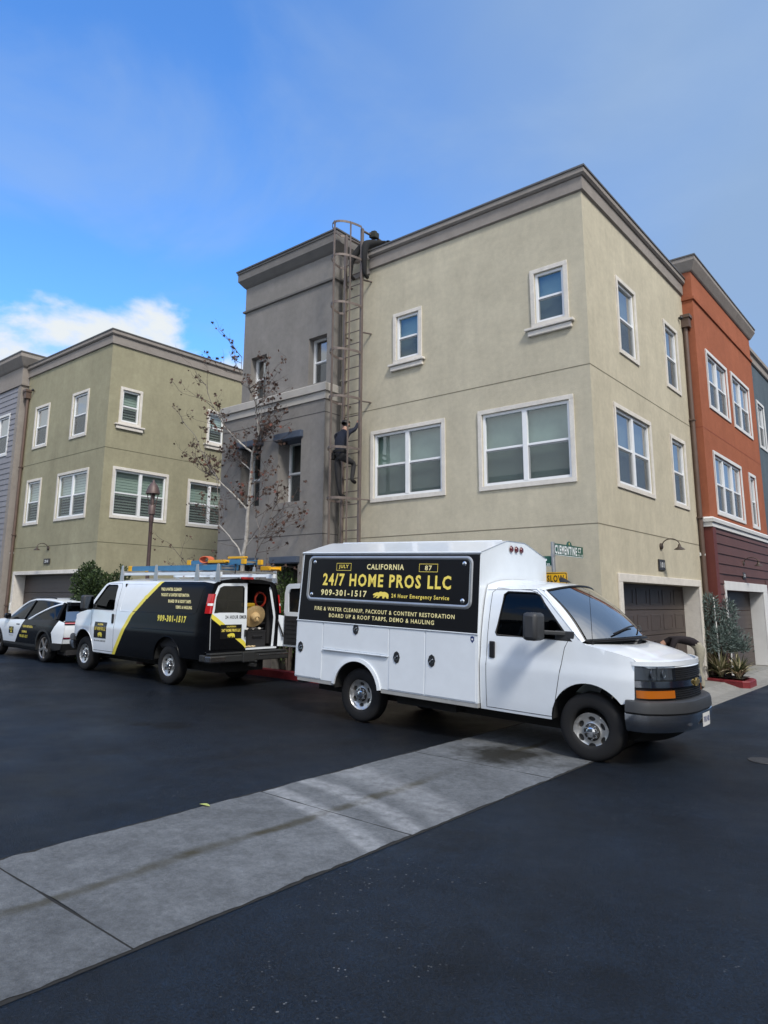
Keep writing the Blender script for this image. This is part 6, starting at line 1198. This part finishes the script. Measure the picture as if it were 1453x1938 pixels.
leafy('shrub', 'light green shrub in the entry niche of the grey tower', 'shrub', (-7.2, -.42, gz(-7) + .14), (.42, .28, 2.35), 3200, .10, [gm('niche_leaf', (.075, .125, .035)), gm('niche_leaf_light', (.11, .16, .05)), gm('niche_leaf_dark', (.04, .07, .02))], 4, narrow=.25)
leafy('shrub', 'low green shrub in the planting strip under the tan wall', 'shrub', (-2.6, -.38, gz(-3) + .14), (.7, .26, .75), 1800, .08, Gd, 6)
leafy('young_tree', 'feathery blue green young tree tied to a white stake by the brown garage', 'tree', (.42, 6.05, .19), (.50, .48, 1.75), 5000, .10, [gm('olive_leaf', (.12, .165, .15)), gm('olive_leaf_light', (.17, .215, .20)), gm('olive_leaf_dark', (.065, .092, .085))], 8, narrow=.22, stems=7, density=lambda p: p.z > .55, lumps=13)
b = MB(); b.tube([(.28, 5.86, .18), (.27, 5.87, 1.2), (.25, 5.87, 1.95)], .014, 8); tag(b.build('plant_stake', M_whitep, None, smooth=50), 'thin white stake standing beside the blue green young tree', 'stake')
def strap(label, x, y, z, n, L_, seed, cols):
    r = random.Random(seed); T_ = thing('strap_leaf_plant', label, 'plant', (x, y, z), group='strap leaf plants in the red kerbed planter'); b = MB()
    for i in range(n):
        a = r.uniform(0, 2 * PI); l = L_ * r.uniform(.65, 1.2); lean = r.uniform(.25, 1.15); w = r.uniform(.016, .032); d = Vector((math.cos(a), math.sin(a), 0)); s_ = Vector((-d.y, d.x, 0)); pts = []
        for k in range(6): t = k / 5; pts.append(d * (lean * l * t * (.5 + .5 * t) * .8 + .03) + Vector((0, 0, l * (t * (1.1 - .25 * lean) - .55 * lean * t * t))))
        vs = []
        for k, p in enumerate(pts): ww = w * (1 - (k / 5) ** 2 * .95); vs += [p - s_ * ww, p + s_ * ww]
        b.add(vs, [(2 * k, 2 * k + 1, 2 * k + 3, 2 * k + 2) for k in range(5)], r.choices((0, 1, 2), (3, 2, 2))[0])
    b.build('leaves', cols, T_, smooth=60, fix=False)
SL = [gm('strap_leaf', (.27, .26, .14)), gm('strap_leaf_pale', (.55, .48, .32)), gm('strap_leaf_dark', (.055, .070, .032))]
strap('variegated strap leaf plant spilling over the near side of the red kerb', .28, 5.86, .19, 130, .70, 2, SL); strap('variegated strap leaf plant at the street end of the red kerbed planter', .66, 5.82, .19, 110, .60, 5, SL); strap('greener strap leaf plant beside the wall in the red kerbed planter', .60, 6.22, .19, 50, .55, 9, [SL[0], SL[2], SL[2]])
# ---------------------------------------------------------------- the other sides of the lane and street (seen only in reflections)
def far_house(label, F, u0, u1, H, m_, dx, dy, wins):
    T_ = thing('townhouse', label, 'townhouse'); hs = []
    w = MB(); wall(w, F, u0, u1, Z0, H); w.add([F(u0, 0, H), F(u1, 0, H), F(u1, -8, H), F(u0, -8, H)], [(0, 1, 2, 3)]); w.add([F(u0, 0, Z0), F(u0, -8, Z0), F(u0, -8, H), F(u0, 0, H)], [(0, 1, 2, 3)]); w.add([F(u1, 0, Z0), F(u1, -8, Z0), F(u1, -8, H), F(u1, 0, H)], [(0, 1, 2, 3)]); w.build('wall', m_, T_, fix=False)
    for a, b, c, d in wins:
        q = MB(); frame4(q, F, a, b, c, d, .1, -.02, .03); Fbox(q, F, (a + b) / 2 - .04, (a + b) / 2 + .04, -.02, .02, c + .1, d - .1); o_ = q.build('window', M_trim, T_); g = MB(); Fbox(g, F, a + .1, b - .1, -.03, .004, c + .1, d - .1); g.build('pane', M_black, o_)
    g = MB(); Fbox(g, F, u0 + 1, u0 + 5.5, -.03, .005, 0, 2.3); g.build('garage_door', M_gdoor, T_)
    c = MB(); Fbox(c, F, u0, u1, .001, .12, H - .45, H); c.build('cornice', M_taupe, T_)
BY = lambda u, w, z: (u, -27 + w, z); BXx = lambda u, w, z: (15.5 - w, u, z)
for i, (u0, u1, m_, nm) in enumerate(((-34, -20, M_green, 'olive'), (-19.9, -9, M_grey, 'dark grey'), (-8.9, 0, M_tan, 'tan'))):
    far_house('plain %s stucco townhouse facing the lane from the side behind the viewer' % nm, BY, u0, u1, 9.4 + .2 * i, m_, 0, 1, [(u0 + k, u0 + k + 1.8, z, z + 1.6) for z in (4, 7) for k in (1.2, 5, 8) if u0 + k + 1.8 < u1])
for i, (u0, u1, m_, nm) in enumerate(((-20, -8, M_green, 'olive'), (-7.9, 3, M_tan, 'tan'), (3.1, 14, M_orange, 'orange'), (14.1, 26, M_grey, 'grey'))):
    far_house('plain %s stucco townhouse across the street on the viewer\'s side' % nm, BXx, u0, u1, 9.4 + .2 * i, m_, 1, 0, [(u0 + k, u0 + k + 1.8, z, z + 1.6) for z in (4, 7) for k in (1.2, 5, 8) if u0 + k + 1.8 < u1])
